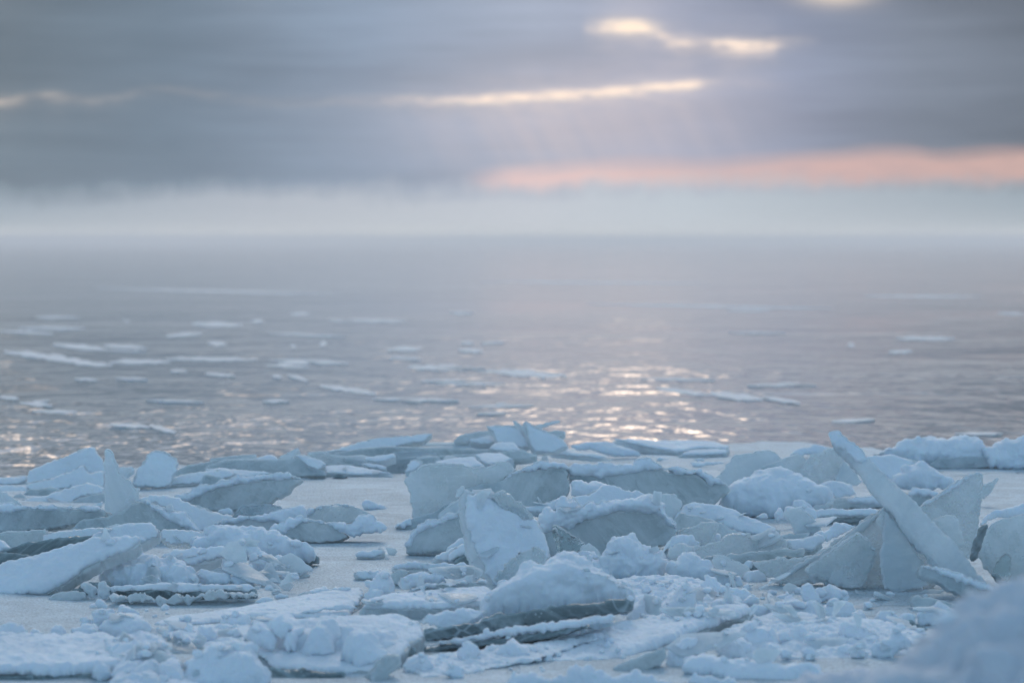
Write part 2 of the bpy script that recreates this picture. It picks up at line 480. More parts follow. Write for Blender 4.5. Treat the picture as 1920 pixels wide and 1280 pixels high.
def fbm(P, scale, octaves=4, s=0, gain=0.5):
    a, f, r, tot = 1.0, scale, 0, 0
    for o in range(octaves):
        r = r + a * vnoise(P * f + 17.3 * o, s + o * 7)
        tot += a
        a *= gain
        f *= 2.03
    return r / tot


def worley(P, scale, s=0):
    Q = P * scale
    F = np.floor(Q).astype(np.int64)
    best = np.full(len(P), 9.0)
    for a in (-1, 0, 1):
        for b in (-1, 0, 1):
            for c in (-1, 0, 1):
                C = F + np.array([a, b, c])
                d = 0
                for ax in range(3):
                    d = d + (C[:, ax] + 0.15 + 0.7 * _hash(C[:, 0], C[:, 1], C[:, 2], s + 11 * ax) - Q[:, ax]) ** 2
                best = np.minimum(best, d)
    return np.sqrt(best)


# ------------------------------------------------------------------ from photograph columns and rows to places on the ice
CAM = np.array([0.0, 0.0, HCAM])
_F = np.array([0, math.cos(PITCH), -math.sin(PITCH)])
_U = np.array([0, math.sin(PITCH), math.cos(PITCH)])
_R = np.array([1.0, 0, 0])


def ray(p):
    p = np.atleast_2d(np.asarray(p, float))
    return _F + ((p[:, 0:1] - 960) / FPX) * _R - ((p[:, 1:2] - 640) / FPX) * _U


def row_depth(row, z=0.0):
    d = ray((960, row))[0]
    return d[1] * (z - HCAM) / d[2]


def at(x, row, z=0.0):
    d = ray((x, row))[0]
    return CAM + d * ((z - HCAM) / d[2])


TILE = {'A': (0, 790), 'B': (0, 1024), 'C': (384, 790), 'D': (384, 1024), 'E': (768, 790), 'F': (768, 1024),
        'G': (1152, 790), 'H': (1152, 1024), 'I': (1536, 790), 'J': (1536, 1024)}


def P_(txt):
    """'A27,46 C10,5' -> photograph coordinates; each letter is a 384 x 256 tile of the photograph, units of two pixels; a bare pair keeps the tile"""
    out, t = [], None
    for w in txt.split():
        if w[0].isalpha():
            t, w = TILE[w[0]], w[1:]
        a, b = w.split(',')
        out.append((t[0] + 2 * float(a), t[1] + 2 * float(b)))
    return np.array(out)


# ------------------------------------------------------------------ meshes
_serial = [0]


def outline(poly, step, jit, seed, scale=1.0, soft=True):
    """resample a closed outline and roughen it like a broken edge"""
    pts = []
    n = len(poly)
    for i in range(n):
        a, b = poly[i], poly[(i + 1) % n]
        k = max(1, int(np.linalg.norm(b - a) / step))
        for j in range(k):
            pts.append(a + (b - a) * j / k)
    pts = np.array(pts)
    if soft and len(pts) > 8:                                   # take the tracing's hard corners off a little
        pts = 0.5 * pts + 0.25 * (np.roll(pts, 1, 0) + np.roll(pts, -1, 0))
    if jit:
        t = np.roll(pts, -1, 0) - np.roll(pts, 1, 0)
        nrm = np.stack([t[:, 1], -t[:, 0]], 1) / (np.linalg.norm(t, axis=1)[:, None] + 1e-9)
        q = np.stack([pts[:, 0], pts[:, 1], np.full(len(pts), seed * 3.7)], 1)
        w = fbm(q, 1 / (step * 11 * scale), 2, seed, 0.6) * 1.2 + fbm(q, 1 / (step * 3.2), 2, seed + 3, 0.6)
        pts = pts + nrm * (w * jit * 2.0)[:, None]
    return pts


def sheet(poly, step):
    """triangulate the inside of an outline; returns verts, tris, distance to the edge"""
    lo, hi = poly.min(0), poly.max(0)
    gx = np.arange(lo[0], hi[0], step)
    gy = np.arange(lo[1], hi[1], step * 0.87)
    X, Y = np.meshgrid(gx, gy)
    X = X + (np.arange(len(gy)) % 2)[:, None] * step * 0.5
    G = np.stack([X.ravel(), Y.ravel()], 1)
    G = G + np.random.RandomState(len(G)).uniform(-.18, .18, G.shape) * step
    A, B = poly, np.roll(poly, -1, 0)
    ins = np.zeros(len(G), bool)
    for a, b in zip(A, B):
        c = (a[1] > G[:, 1]) != (b[1] > G[:, 1])
        with np.errstate(divide='ignore', invalid='ignore'):
            xx = (b[0] - a[0]) * (G[:, 1] - a[1]) / (b[1] - a[1]) + a[0]
        ins ^= c & (G[:, 0] < xx)
    G = G[ins]

    def dist(Q):
        d = np.full(len(Q), 1e9)
        for a, b in zip(A, B):
            ab = b - a
            t = np.clip(((Q - a) @ ab) / (ab @ ab + 1e-12), 0, 1)
            d = np.minimum(d, np.hypot(*(Q - a - t[:, None] * ab).T))
        return d
    if len(G):
        G = G[dist(G) > step * 0.55]
    V = np.vstack([A, G])
    n = len(A)
    r = delaunay_2d_cdt([Vector(v) for v in V], [(i, (i + 1) % n) for i in range(n)], [], 1, 1e-7)
    W = np.array([tuple(v) for v in r[0]])
    tris = [tuple(f) for f in r[2] if len(f) == 3]
    W3 = []
    for f in tris:                                     # all the same way round
        a, b, c = (W[i] for i in f)
        if (b[0] - a[0]) * (c[1] - a[1]) - (b[1] - a[1]) * (c[0] - a[0]) < 0:
            f = (f[0], f[2], f[1])
        W3.append(f)
    return W, W3, dist(W)


def boundary(tris):
    e = {}
    for f in tris:
        for i in range(3):
            a, b = f[i], f[(i + 1) % 3]
            if (b, a) in e:
                del e[(b, a)]
            else:
                e[(a, b)] = 1
    return list(e)


def vert_normals(V, T):
    T = np.asarray(T)
    n = np.cross(V[T[:, 1]] - V[T[:, 0]], V[T[:, 2]] - V[T[:, 0]])
    N = np.zeros_like(V)
    for k in range(3):
        np.add.at(N, T[:, k], n)
    return N / (np.linalg.norm(N, axis=1)[:, None] + 1e-12)


def frame_for(poly_px, tilt, az, gy, Y, anchor=None):
    """the plane a piece lies in: facing the camera side, leaning back by tilt, turned by az, at the depth of ground row gy"""
    t, a = math.radians(tilt), math.radians(az)
    n = np.array([math.sin(a) * math.cos(t), -math.cos(a) * math.cos(t), math.sin(t)])
    k = int(np.argmax(poly_px[:, 1]))
    anc = poly_px[k] if anchor is None else np.asarray(anchor, float)
    if Y is None:
        Y = row_depth(anc[1] if gy is None else gy)
    d0 = ray(anc)[0]
    P0 = CAM + d0 * (Y / d0[1])
    e1 = np.cross((0, 0, 1.0), n)
    e1 /= np.linalg.norm(e1)
    e2 = np.cross(n, e1)
    return P0, n, e1, e2, Y


def to_plane(poly_px, fr):
    P0, n, e1, e2, Y = fr
    D = ray(poly_px)
    den = D @ n
    den = np.minimum(den, -0.02)
    t = ((P0 - CAM) @ n) / den
    W = CAM + D * t[:, None]
    return np.stack([(W - P0) @ e1, (W - P0) @ e2], 1)


def add_mesh(name, V, faces, mat, parent=None, sharp=None, origin=None):
    if origin is None:
        origin = np.array([V[:, 0].mean(), V[:, 1].mean(), V[:, 2].min()])
    me = bpy.data.meshes.new(name)
    po = np.array(parent['_o'] if parent is not None and '_o' in parent else (0, 0, 0.0))
    me.from_pydata((V - origin).tolist(), [], [list(f) for f in faces])
    me.materials.append(M[mat])
    me.polygons.foreach_set('use_smooth', [True] * len(me.polygons))
    if sharp:
        me.set_sharp_from_angle(angle=math.radians(sharp))
    me.update()
    o = bpy.data.objects.new(name, me)
    scene.collection.objects.link(o)
    ORIGIN[o.name] = origin
    if parent is not None:
        o.parent = parent
        o.location = origin - ORIGIN[parent.name]
    else:
        o.location = origin
    return o


ORIGIN = {}


def tag(o, label, cat, group=None, kind=None):
    if label:
        o['label'] = label
        o['category'] = cat
        o['kind'] = 'thing'
    if group:
        o['group'] = group
    if kind:
        o['kind'] = kind
    return o


def slab_mesh(poly2, fr, th, step, jit, seed, rough=1.0, bev=0.008, soft=True):
    P0, n, e1, e2, Y = fr
    ol = outline(poly2, step * 0.9, jit, seed, 1.0, soft)
    W, T, D = sheet(ol, step)
    nv = len(W)
    Q = np.stack([W[:, 0], W[:, 1], np.full(nv, seed * 1.7)], 1)
    big = fbm(Q, 4.0, 3, seed) * 0.010 * rough
    small = fbm(Q, 28.0, 3, seed + 5) * 0.0030 * rough
    b = 1 - np.clip(D / bev, 0, 1)
    zf = big + small - bev * 0.7 * b * b
    zb = -th + fbm(Q, 6.0, 3, seed + 9) * 0.012 * rough + bev * 0.7 * b * b
    base = P0 + W[:, 0:1] * e1 + W[:, 1:2] * e2
    Vf = base + zf[:, None] * n
    Vb = base + zb[:, None] * n
    be = boundary(T)
    rows = max(1, min(8, int(th / (step * 1.3))))
    V = [Vf, Vb]
    faces = [tuple(f) for f in T] + [(f[2] + nv, f[1] + nv, f[0] + nv) for f in T]
    bl = sorted({i for e in be for i in e})
    idx = {v: i for i, v in enumerate(bl)}
    # wall rings, broken unevenly
    c = W.mean(0)
    ring = [{v: v for v in bl}]
    off = 2 * nv
    nb = len(bl)
    # outward directions in the plane
    out = np.zeros((nv, 2))
    for a, b2 in be:
        t = W[b2] - W[a]
        m = np.array([t[1], -t[0]]) / (np.linalg.norm(t) + 1e-9)
        out[a] += m
        out[b2] += m
    out = out / (np.linalg.norm(out, axis=1)[:, None] + 1e-9)
    for r in range(1, rows):
        f = r / rows
        R = Vf[bl] * (1 - f) + Vb[bl] * f
        q = R * 1.0
        w = fbm(q * np.array([1, 1, .6]), 14.0, 4, seed + 21, 0.6) * 0.012 * rough
        R = R + w[:, None] * (out[bl][:, 0:1] * e1 + out[bl][:, 1:2] * e2)
        V.append(R)
        ring.append({v: off + idx[v] for v in bl})
        off += nb
    ring.append({v: v + nv for v in bl})
    for r in range(len(ring) - 1):
        for a, b2 in be:
            faces.append((ring[r][b2], ring[r][a], ring[r + 1][a], ring[r + 1][b2]))
    return np.vstack(V), faces


def puff_mesh(poly2, fr, bf, bb, step, jit, seed, L, A, R=None, off=0.0, grit=1.0, fac=False):
    """rounded body over an outline: bf deep in front, bb deep behind; lumps of size L and height A"""
    P0, n, e1, e2, Y = fr
    ol = outline(poly2, step * 0.9, jit, seed)
    W, T, D = sheet(ol, step)
    nv = len(W)
    md = D.max()
    R = min(md, R) if R else md
    t = np.clip(D / R, 0, 1)
    prof = np.sqrt(np.maximum(0, 1 - (1 - t) ** 2))
    base = P0 + W[:, 0:1] * e1 + W[:, 1:2] * e2 + off * n
    Vf = base + (prof * bf)[:, None] * n
    Vb = base - (prof * bb)[:, None] * n
    edge = D < 1e-6
    remap = np.arange(nv, 2 * nv)
    k = nv
    keep = []
    for i in range(nv):
        if edge[i]:
            remap[i] = i
        else:
            remap[i] = k
            k += 1
            keep.append(i)
    V = np.vstack([Vf, Vb[keep]])
    faces = [tuple(f) for f in T]
    for f in T:
        g = (remap[f[2]], remap[f[1]], remap[f[0]])
        if not (edge[f[0]] and edge[f[1]] and edge[f[2]]):
            faces.append(tuple(int(q) for q in g))
    if fac:                                            # broken flat facets on small blocks
        rs = np.random.RandomState(seed + 5)
        ctr = V.mean(0)
        for _ in range(9):
            c = n * 1.1 + rs.normal(size=3) * 0.75
            c /= np.linalg.norm(c)
            d = (V - ctr) @ c
            lim = np.quantile(d, rs.uniform(.84, .96))
            V = V - (np.clip(d - lim, 0, None) * 0.9)[:, None] * c
    N = vert_normals(V, faces)
    S = V + seed * 0.37
    wp = S + 0.25 * L * np.stack([vnoise(S / L * 1.3, seed + a) for a in (1, 2, 3)], 1)
    lump = (0.55 - worley(wp, 1 / L, seed)) * A
    lump = lump + (0.55 - worley(wp, 2.1 / L, seed + 3)) * A * 0.5
    lump = lump + (0.55 - worley(wp + 0.02 * fbm(S, 25.0, 2, seed)[:, None], 4.7 / L, seed + 4)) * A * 0.26 * grit
    lump = lump + fbm(S, 1 / (L * 0.5), 3, seed + 7) * A * 0.35 + fbm(S, 70.0, 3, seed + 8) * 0.0034 * grit
    dd = np.concatenate([D, D[keep]])
    fade = 0.55 + 0.45 * np.clip(dd / (R * 0.6), 0, 1)
    V = V + N * (lump * fade)[:, None]
    return V, faces


def _step(Y, k=2.7):
    return k * Y / FPX


def highlight_edge(poly2, fr, off, seed, jit, step, parent, reach=0.35, r0=0.0050, soft=True):
    """thin uneven bead added as rim highlight where an outline faces the sky"""
    P0, n, e1, e2, Y = fr
    ol = outline(poly2, step * 0.9, jit, seed, 1.0, soft)
    if np.sum(ol[:, 0] * np.roll(ol[:, 1], -1) - ol[:, 1] * np.roll(ol[:, 0], -1)) < 0:
        ol = ol[::-1]
    t = np.roll(ol, -2, 0) - np.roll(ol, 2, 0)
    out = np.stack([t[:, 1], -t[:, 0]], 1) / (np.linalg.norm(t, axis=1)[:, None] + 1e-9)
    W = P0 + ol[:, 0:1] * e1 + ol[:, 1:2] * e2 + off * n
    gap = fbm(W, 9.0, 2, seed + 61)
    ok = (out[:, 1] > reach) & (gap > -0.28)
    N = len(ol)
    if ok.all() or not ok.any():
        return
    start = int(np.argmin(ok))
    runs, cur = [], []
    for k in range(N):
        i = (start + k) % N
        if ok[i]:
            cur.append(i)
        else:
            if len(cur) >= 5:
                runs.append(cur)
            cur = []
    if len(cur) >= 5:
        runs.append(cur)
    V, F = [], []
    for run in runs:
        base = len(V)
        m = len(run)
        for q, i in enumerate(run):
            rr = r0 * (Y / 12.0) * math.sin(math.pi * (q + 0.6) / (m + 0.2)) ** 0.4 * (0.85 + 0.5 * float(vnoise(W[i:i + 1] * 60.0, seed)[0]))
            a = out[i, 0] * e1 + out[i, 1] * e2
            for s5 in range(5):
                ang = 2 * math.pi * s5 / 5
                V.append(W[i] + rr * (math.cos(ang) * a + 1.5 * math.sin(ang) * n))
        for q in range(m - 1):
            for s5 in range(5):
                F.append((base + q * 5 + s5, base + q * 5 + (s5 + 1) % 5, base + (q + 1) * 5 + (s5 + 1) % 5, base + (q + 1) * 5 + s5))
        F.append(tuple(base + s5 for s5 in range(5))[::-1])
        F.append(tuple(base + (m - 1) * 5 + s5 for s5 in range(5)))
    if V:
        add_mesh('highlight_rim', np.array(V), F, 'rim', parent)  # white bead stands in for the backlit rim highlight


def slab(label, txt, tilt=15, az=0, th=0.06, gy=None, Y=None, mat='ice', name='ice_slab', cat='ice slab', snow=(), group=None, jit=1.0,
         rough=1.0, dust=None, rim=True, smat='snow', anchor=None, bev=0.008, soft=True, dA=0.55):
    """one broken plate of ice traced as the face we see, with its own distance, lean and thickness; snow lying on it is its child"""
    _serial[0] += 1
    seed = _serial[0]
    px = P_(txt)
    if tilt < 9:
        tilt = 9
        if not snow:
            th = min(th, 0.07)
    fr = frame_for(px, tilt, az, gy, Y, anchor)
    p2 = to_plane(px, fr)
    step = _step(fr[4])
    V, F = slab_mesh(p2, fr, th, step, 0.0030 * jit, seed, rough, bev, soft)
    o = add_mesh(name, V, F, mat, None, 42)
    tag(o, label, cat, group)
    for s in snow:
        kw = {}
        if isinstance(s, tuple):
            s, kw = s
        q2 = to_plane(P_(s), fr)
        seed += 1000
        t = kw.get('t', 0.022)
        V, F = puff_mesh(q2, fr, t, kw.get('back', th + 0.02), step, 0.004, seed, kw.get('L', 0.07), kw.get('A', 0.016), R=kw.get('R', 0.03), off=0.002)
        add_mesh('snow_cover', V, F, smat, o)
        if rim:
            highlight_edge(q2, fr, 0.002, seed, 0.004, step, o)
    if rim and not snow and mat != 'dark' and tilt < 60:
        highlight_edge(p2, fr, -bev * 0.6, seed, 0.0030 * jit, step, o, soft=soft)
    if dust:                                            # an even layer of snow over the whole face
        q2 = to_plane(px, fr)
        c = q2.mean(0)
        q2 = c + (q2 - c) * 0.985
        V, F = puff_mesh(q2, fr, dust, 0.004, step, 0.004, seed + 500, 0.10, dust * dA, R=0.03, off=0.003)
        add_mesh('snow_cover', V, F, smat, o)
    return o


def lump(label, txt, tilt=30, az=0, gy=None, Y=None, k=0.9, kb=None, L=None, A=None, mat='snow', name='snow_lump', cat='snow lump', group=None,
         jit=1.0, bf=None, bb=None, R=None, sp=2.7, grit=1.0, parent=None):
    """a lump or drift of snow traced as its outline and given a rounded body"""
    _serial[0] += 1
    seed = _serial[0]
    px = P_(txt) if isinstance(txt, str) else txt
    fr = frame_for(px, tilt, az, gy, Y)
    p2 = to_plane(px, fr)
    a = abs(0.5 * np.sum(p2[:, 0] * np.roll(p2[:, 1], -1) - p2[:, 1] * np.roll(p2[:, 0], -1)))
    r = math.sqrt(a / math.pi)
    per = np.sum(np.linalg.norm(p2 - np.roll(p2, -1, 0), axis=1))
    rin = min(r, 2.2 * a / per)
    bf = bf if bf is not None else k * rin
    bb = bb if bb is not None else (kb if kb is not None else k) * rin
    L = L or max(0.045, r * 0.75)
    A = A if A is not None else 0.30 * L
    small = r < 0.13 and name == 'snow_lump'
    if small:
        bf, bb = bf * 0.8, bb * 0.8
    V, F = puff_mesh(p2, fr, bf, bb, _step(fr[4], sp), 0.0050 * jit, seed, L, A * (0.62 if small else 1.0), R=R, grit=grit, fac=small and r < 0.085)
    return tag(add_mesh(name, V, F, mat, None), label, cat, group)


# ------------------------------------------------------------------ water, ice sheet
ZWATER = -0.16


def shore_row(x):
    return np.interp(x, [-2500, -200, 0, 250, 420, 640, 760, 1060, 1130, 1500, 1560, 1750, 1920, 4500],
                     [905, 900, 890, 872, 868, 858, 850, 836, 832, 828, 832, 838, 842, 850])


def build_setting():
    s = 4200.0
    ys = np.array([-40, 10, 40, 200, 1000, s])
    xs = np.array([-s, -200, -20, 20, 200, s])
    V = np.array([(x, y, ZWATER) for y in ys for x in xs])
    nx = len(xs)
    F = [(j * nx + i, j * nx + i + 1, (j + 1) * nx + i + 1, (j + 1) * nx + i) for j in range(len(ys) - 1) for i in range(nx - 1)]
    o = add_mesh("water", V, F, 'water', None, None, np.zeros(3))
    tag(o, None, None, None, 'structure')
    # the snow-covered sheet of shore ice: grid that follows the broken far edge
    u = np.concatenate([np.linspace(-4200, -300, 60), np.linspace(-280, 2200, 420), np.linspace(2240, 6200, 60)])
    far = np.array([at(x, r, 0.0)[1] for x, r in zip(u, shore_row(u))])
    far += fbm(np.stack([u / 60, u * 0, u * 0], 1), 1.0, 4, 3) * 0.35
    v = np.concatenate([np.linspace(-0.5, 0.36, 40), np.linspace(0.365, 1.0, 420)])
    U, Vv = np.meshgrid((u - 960) / FPX, v)
    Yg = Vv * far[None, :]
    Xg = U * np.maximum(Yg, 4.0) * 1.0
    Q = np.stack([Xg.ravel(), Yg.ravel(), np.zeros(Xg.size)], 1)
    z = fbm(Q, 0.8, 4, 41) * 0.020 + fbm(Q, 7.0, 3, 42) * 0.0045
    z = z - np.clip((Vv.ravel() - 0.985) / 0.015, 0, 1) ** 2 * 0.03
    Q[:, 2] = z
    nu = len(u)
    F = [(j * nu + i, j * nu + i + 1, (j + 1) * nu + i + 1, (j + 1) * nu + i) for j in range(len(v) - 1) for i in range(nu - 1)]
    last = (len(v) - 1) * nu                               # broken lip down into the water
    lip = Q[last:last + nu].copy()
    lip[:, 2] = ZWATER - 0.05
    lip[:, 1] += 0.02
    n0 = len(Q)
    F += [(last + i, last + i + 1, n0 + i + 1, n0 + i) for i in range(nu - 1)]
    o = add_mesh("snow_covered_ice", np.vstack([Q, lip]), F, 'ground', None, None, np.zeros(3))
    tag(o, None, None, None, 'structure')


build_setting()

FLOES = [(8, 658, 210, 686, 12), (100, 645, 200, 655, 10), (195, 648, 275, 652, 8), (205, 678, 320, 678, 9), (310, 672, 485, 674, 7), (320, 695, 350, 695, 5),
         (385, 700, 440, 704, 6), (360, 607, 455, 609, 10), (310, 630, 380, 625, 7), (470, 602, 495, 602, 7), (390, 643, 425, 645, 8), (520, 682, 580, 680, 7),
         (590, 680, 655, 680, 5), (510, 705, 528, 706, 6), (540, 702, 578, 714, 7), (600, 722, 705, 738, 9), (700, 747, 860, 750, 5), (725, 655, 790, 653, 8),
         (730, 670, 790, 673, 5), (860, 655, 905, 658, 8), (765, 688, 885, 690, 11), (915, 695, 1062, 705, 12), (600, 646, 612, 644, 10), (545, 650, 555, 650, 8),
         (0, 744, 35, 747, 6), (38, 755, 98, 759, 7), (60, 770, 145, 772, 6), (205, 795, 280, 800, 7), (280, 797, 330, 810, 8), (640, 600, 760, 602, 6),
         (545, 588, 580, 588, 6), (750, 748, 790, 752, 5), (1230, 728, 1330, 740, 8), (1330, 738, 1430, 748, 13), (1430, 744, 1500, 755, 8), (1460, 718, 1530, 722, 6),
         (1200, 710, 1340, 712, 4), (1680, 634, 1790, 635, 7), (1665, 660, 1710, 658, 6), (1590, 646, 1602, 647, 8), (180, 540, 640, 552, 4), (900, 528, 1330, 532, 4),
         (1100, 570, 1560, 578, 4), (1620, 555, 1840, 556, 4), (1870, 587, 1920, 588, 5), (0, 620, 100, 625, 5), (1790, 812, 1880, 812, 5), (1560, 790, 1640, 786, 6)]


_fr = random.Random(91)
for _k in range(26):
    _y = _fr.choice([_fr.uniform(575, 650), _fr.uniform(640, 720), _fr.uniform(690, 775)])
    _x = _fr.uniform(-40, 1000) if _k % 9 else _fr.uniform(1000, 1900)
    _w = _fr.uniform(18, 120) * (0.5 + _fr.random())
    _t = _fr.uniform(2.5, 5.5)
    FLOES.append((_x, _y, _x + _w, _y + _fr.uniform(-3, 6), _t))


def build_floes():
    for i, (x0, y0, x1, y1, t) in enumerate(FLOES):
        rng = random.Random(i + 5)
        t = t * 1.15
        n = max(8, min(26, int((x1 - x0) / 9)))
        top, bot = [], []
        for j in range(n + 1):
            f = j / n
            x, y = x0 + (x1 - x0) * f, y0 + (y1 - y0) * f
            w = t * 0.5 * (math.sin(math.pi * min(max(f, 0.04), 0.96)) ** 0.55) * rng.uniform(0.7, 1.1)
            y += rng.uniform(-.10, .10) * t
            top.append((x, y - w))
            bot.append((x, y + w * 0.8))
        px = top + bot[::-1]
        zt = ZWATER + 0.006
        T = np.array([at(x, max(y, 468), zt) for x, y in px])
        B = T.copy()
        B[:, 2] = ZWATER - 0.02
        n = len(T)
        F = [tuple(range(n))[::-1]] + [(k, (k + 1) % n, n + (k + 1) % n, n + k) for k in range(n)]
        V = np.vstack([T, B])
        o = add_mesh('ice_floe', V, F, 'floe', None, 30)
        far = 'far out' if y0 < 612 else ('midway out' if y0 < 690 else 'nearer the shore')
        tag(o, 'thin pale sheet of slush ice drifting on the grey water ' + far, 'ice floe', 'slush ice sheets drifting ' + far)


build_floes()

# ------------------------------------------------------------------ the far ridge of thin plates at the water's edge
RIDGE = 'thin ice plates stacked in the far ridge'


def ridge(label, txt, mat='pale', **kw):
    kw.setdefault('th', 0.045)
    kw.setdefault('jit', 0.3)
    kw.setdefault('rough', 0.35)
    kw.setdefault('bev', 0.003)
    kw.setdefault('soft', False)
    kw.setdefault('dA', 0.25)
    if kw.get('dust'):
        kw['dust'] = 0.008
    return slab(label, txt, mat=mat, name='ice_plate', cat='ice plate', group=RIDGE, **kw)


ridge('dark backing slab under the middle of the far plate ridge', 'C112,38 C150,38 C180,34 E20,33 E60,31 E100,33 E70,40 E5,46 C170,49 C140,46', 'ice', gy=884, tilt=20, th=0.25)
ridge('grey slab body under the left half of the far plate ridge', 'C0,43 C18,37 C35,36 C70,36 C88,34 C98,43 C113,47 C113,50 C70,51 C40,49 C0,50', 'ice', gy=897, tilt=15, th=0.2)
ridge('long dim slab rising to a point at the back of the far ridge', 'C111,29 C145,20 C160,16.5 C192,14 E10,12.3 E21,11.5 E13,19 E0,21 C170,27 C140,30', 'pale', gy=878, tilt=40, dust=0.012)
ridge('dark low body below the long straight plates of the far ridge', 'C118,31 C145,26 C170,24 E20,25 E74,27 E80,32 E40,33 E0,33 C150,36 C118,37', 'ice', gy=881, tilt=10, th=0.2)
ridge('long straight snow-topped plate lying flat on the far ridge', 'C168,19.5 E52,19 E58,21 E0,22.5 C168,22.5', 'frost', gy=872, tilt=70, th=0.05)
ridge('second long straight plate just under the flat topmost one', 'C160,26 C192,23 E60,22 E86,22.3 E86,24.5 E50,25 E10,26.5 C185,29', 'frost', gy=874, tilt=68, th=0.05)
ridge('bent narrow plate left of the broad blue shards on the ridge', 'E41,18 E46,14 E60,11 E75,9 E77,13 E66,14 E55,17 E54,19 E45,19', 'pale', gy=872, tilt=40)
ridge('small pale plate leaning under the broad blue shards', 'E55,17.5 E72,13.5 E78,15 E82,20 E70,21 E58,20.5', 'frost', gy=873, tilt=55, dust=0.01)
ridge('broad blue shard standing at the top of the far ridge', 'E72,4 E98,4.5 E105,10 E113,24 E104,26 E95,24 E82,21 E78,13', 'frost', gy=876, tilt=28, az=-8, dust=0.01)
ridge('narrow pointed shard between the two broad blue shards', 'E96,-1 E99,0 E105,4 E110,10 E116,20 E118,28 E112,26 E103,12', 'frost', gy=875, tilt=20, az=-18)
ridge('tallest pointed shard on the far ridge sloping to the right', 'E107,2 E109,0 E116,4 E126,9 E140,15 E148,22 E149,24 E138,29 E117,30 E112,20 E108,9', 'frost', gy=878, tilt=25, az=12, dust=0.012)
ridge('small plate poking out right behind the tallest far shard', 'E128,10 E140,9 E146,10 E145,12 E136,14 E133,13', 'pale', gy=868, tilt=50)
ridge('thin sliver of ice jutting over the water behind the ridge peak', 'E112,6 E125,2.5 E140,-1 E141,-0.3 E128,4 E118,7.5', 'pale', gy=866, tilt=40, th=0.015)
ridge('square-ended plate in front of the broad blue shards', 'E74,26 E80,20.5 E98,20 E105,27.5 E85,28.5', 'frost', gy=882, tilt=62, th=0.06, dust=0.01)
ridge('shaded strip of plate between the square-ended plate and the flat snow', 'E84,29 E106,27 E120,32 E110,34 E98,35 E90,33', 'ice', gy=886, tilt=25, th=0.1)
ridge('flat snowy plate at the ridge foot behind the big grey slab', 'E60,32 E72,29.5 E86,30 E93,34 E98,36 E88,39 E72,40.5 E66,37', 'frost', gy=890, tilt=72, th=0.05, dust=0.012)
ridge('pale plate at the ridge foot touching the big grey slab top', 'E23,38.5 E40,35 E60,33 E64,37 E70,42 E50,45 E28,45', 'frost', gy=898, tilt=68, th=0.05, dust=0.012)
ridge('short upright white plate beside the dark hollow of the ridge', 'E1,37 E12,37 E10,42 E4,47 E-4,47.5 E-2,42', 'frost', gy=895, tilt=45, dust=0.012)
ridge('plate ending above the dark hollow in the middle of the ridge', 'C176,29 E24,28 E26,31 E12,33 C182,34', 'frost', gy=882, tilt=55, th=0.05)
ridge('small snowy plate right of the dark hollow of the ridge', 'E31,34 E36,31 E44,33 E48,35 E34,36', 'frost', gy=886, tilt=60)
ridge('dim flat block standing at the left end of the far ridge', 'C5,35 C36,32 C48,31 C49,34 C36,37 C20,40 C5,42', 'pale', gy=890, tilt=20, th=0.08)
ridge('grey tapering plate in front of the dim left end block', 'C3,44 C18,37 C36,35 C37,41 C20,44', 'pale', gy=893, tilt=35)
ridge('bright snow-dusted plate tilted up left of the ridge spike', 'C36,38 C62,31 C66,33 C70,37.5 C55,40 C36,43', 'frost', gy=893, tilt=45, dust=0.012)
ridge('spike of ice jutting up to the right on the left ridge', 'C68,35 C87,25 C88.5,26.5 C80,35 C71,39', 'frost', gy=891, tilt=40, az=-15)
ridge('bright oblong plate leaning down to the right below the spike', 'C84,32 C92,31.5 C110,37 C114,41 C106,46 C98,43.5 C92,38', 'frost', gy=897, tilt=48, az=20, dust=0.012)
ridge('flat plate just right of the leaning oblong plate', 'C96,29 C112,28 C118,32 C150,36 C148,40 C130,41 C112,39 C108,35', 'pale', gy=888, tilt=58, th=0.06)
ridge('small slab with lit top in the middle of the ridge left half', 'C130,32 C148,31 C154,33 C150,37 C132,34.5', 'frost', gy=888, tilt=60)
ridge('neat snow-topped plate with rounded right end on the ridge', 'C149,33.5 C176,30.7 C179,34 C165,38 C150,38', 'frost', gy=889, tilt=60, th=0.04, dust=0.01)
ridge('long flat snowy plate lying on the ice at the ridge foot', 'C112,42 C130,41 C145,43 C176,49 C155,50.5 C130,50 C112,49', 'frost', gy=894, tilt=74, th=0.05, dust=0.012)
ridge('thin pale tile lying across the ridge foot near its hollow', 'C147,40 C155,39 C171,43 C169,45.5 C150,42', 'frost', gy=891, tilt=64, dust=0.01)
ridge('low dim slab at the far left tail of the ridge', 'A163,47 A175,42 A192,39 C8,37 C8,43 A180,50 A165,51', 'ice', gy=892, tilt=20, th=0.12)
ridge('snowy slab under the far left tail of the ridge', 'A158,55 A170,50 A190,47.5 C20,45 C32,50 C12,56 A170,60 A157,60.5', 'pale', gy=912, tilt=50, th=0.08, dust=0.015)
ridge('flat snow-covered plate behind the left grey wedge', 'C0,45 C15,44 C40,46.5 C62,48.5 C45,52 C30,55 C10,52.5', 'frost', gy=903, tilt=66, th=0.06, dust=0.015)
ridge('dark wet chunk in the shadow of the left ridge tail', 'C0,50 C14,52 C24,55 C14,59 C0,60 A186,60', 'ice', gy=914, tilt=20, th=0.1)
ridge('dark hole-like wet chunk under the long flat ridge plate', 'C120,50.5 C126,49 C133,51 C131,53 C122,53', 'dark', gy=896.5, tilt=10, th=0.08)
ridge('dark wet ice in the hollow above the upright white plate', 'E6,34 E24,33 E30,36 E22,40 E12,41', 'ice', gy=888, tilt=10, th=0.1)

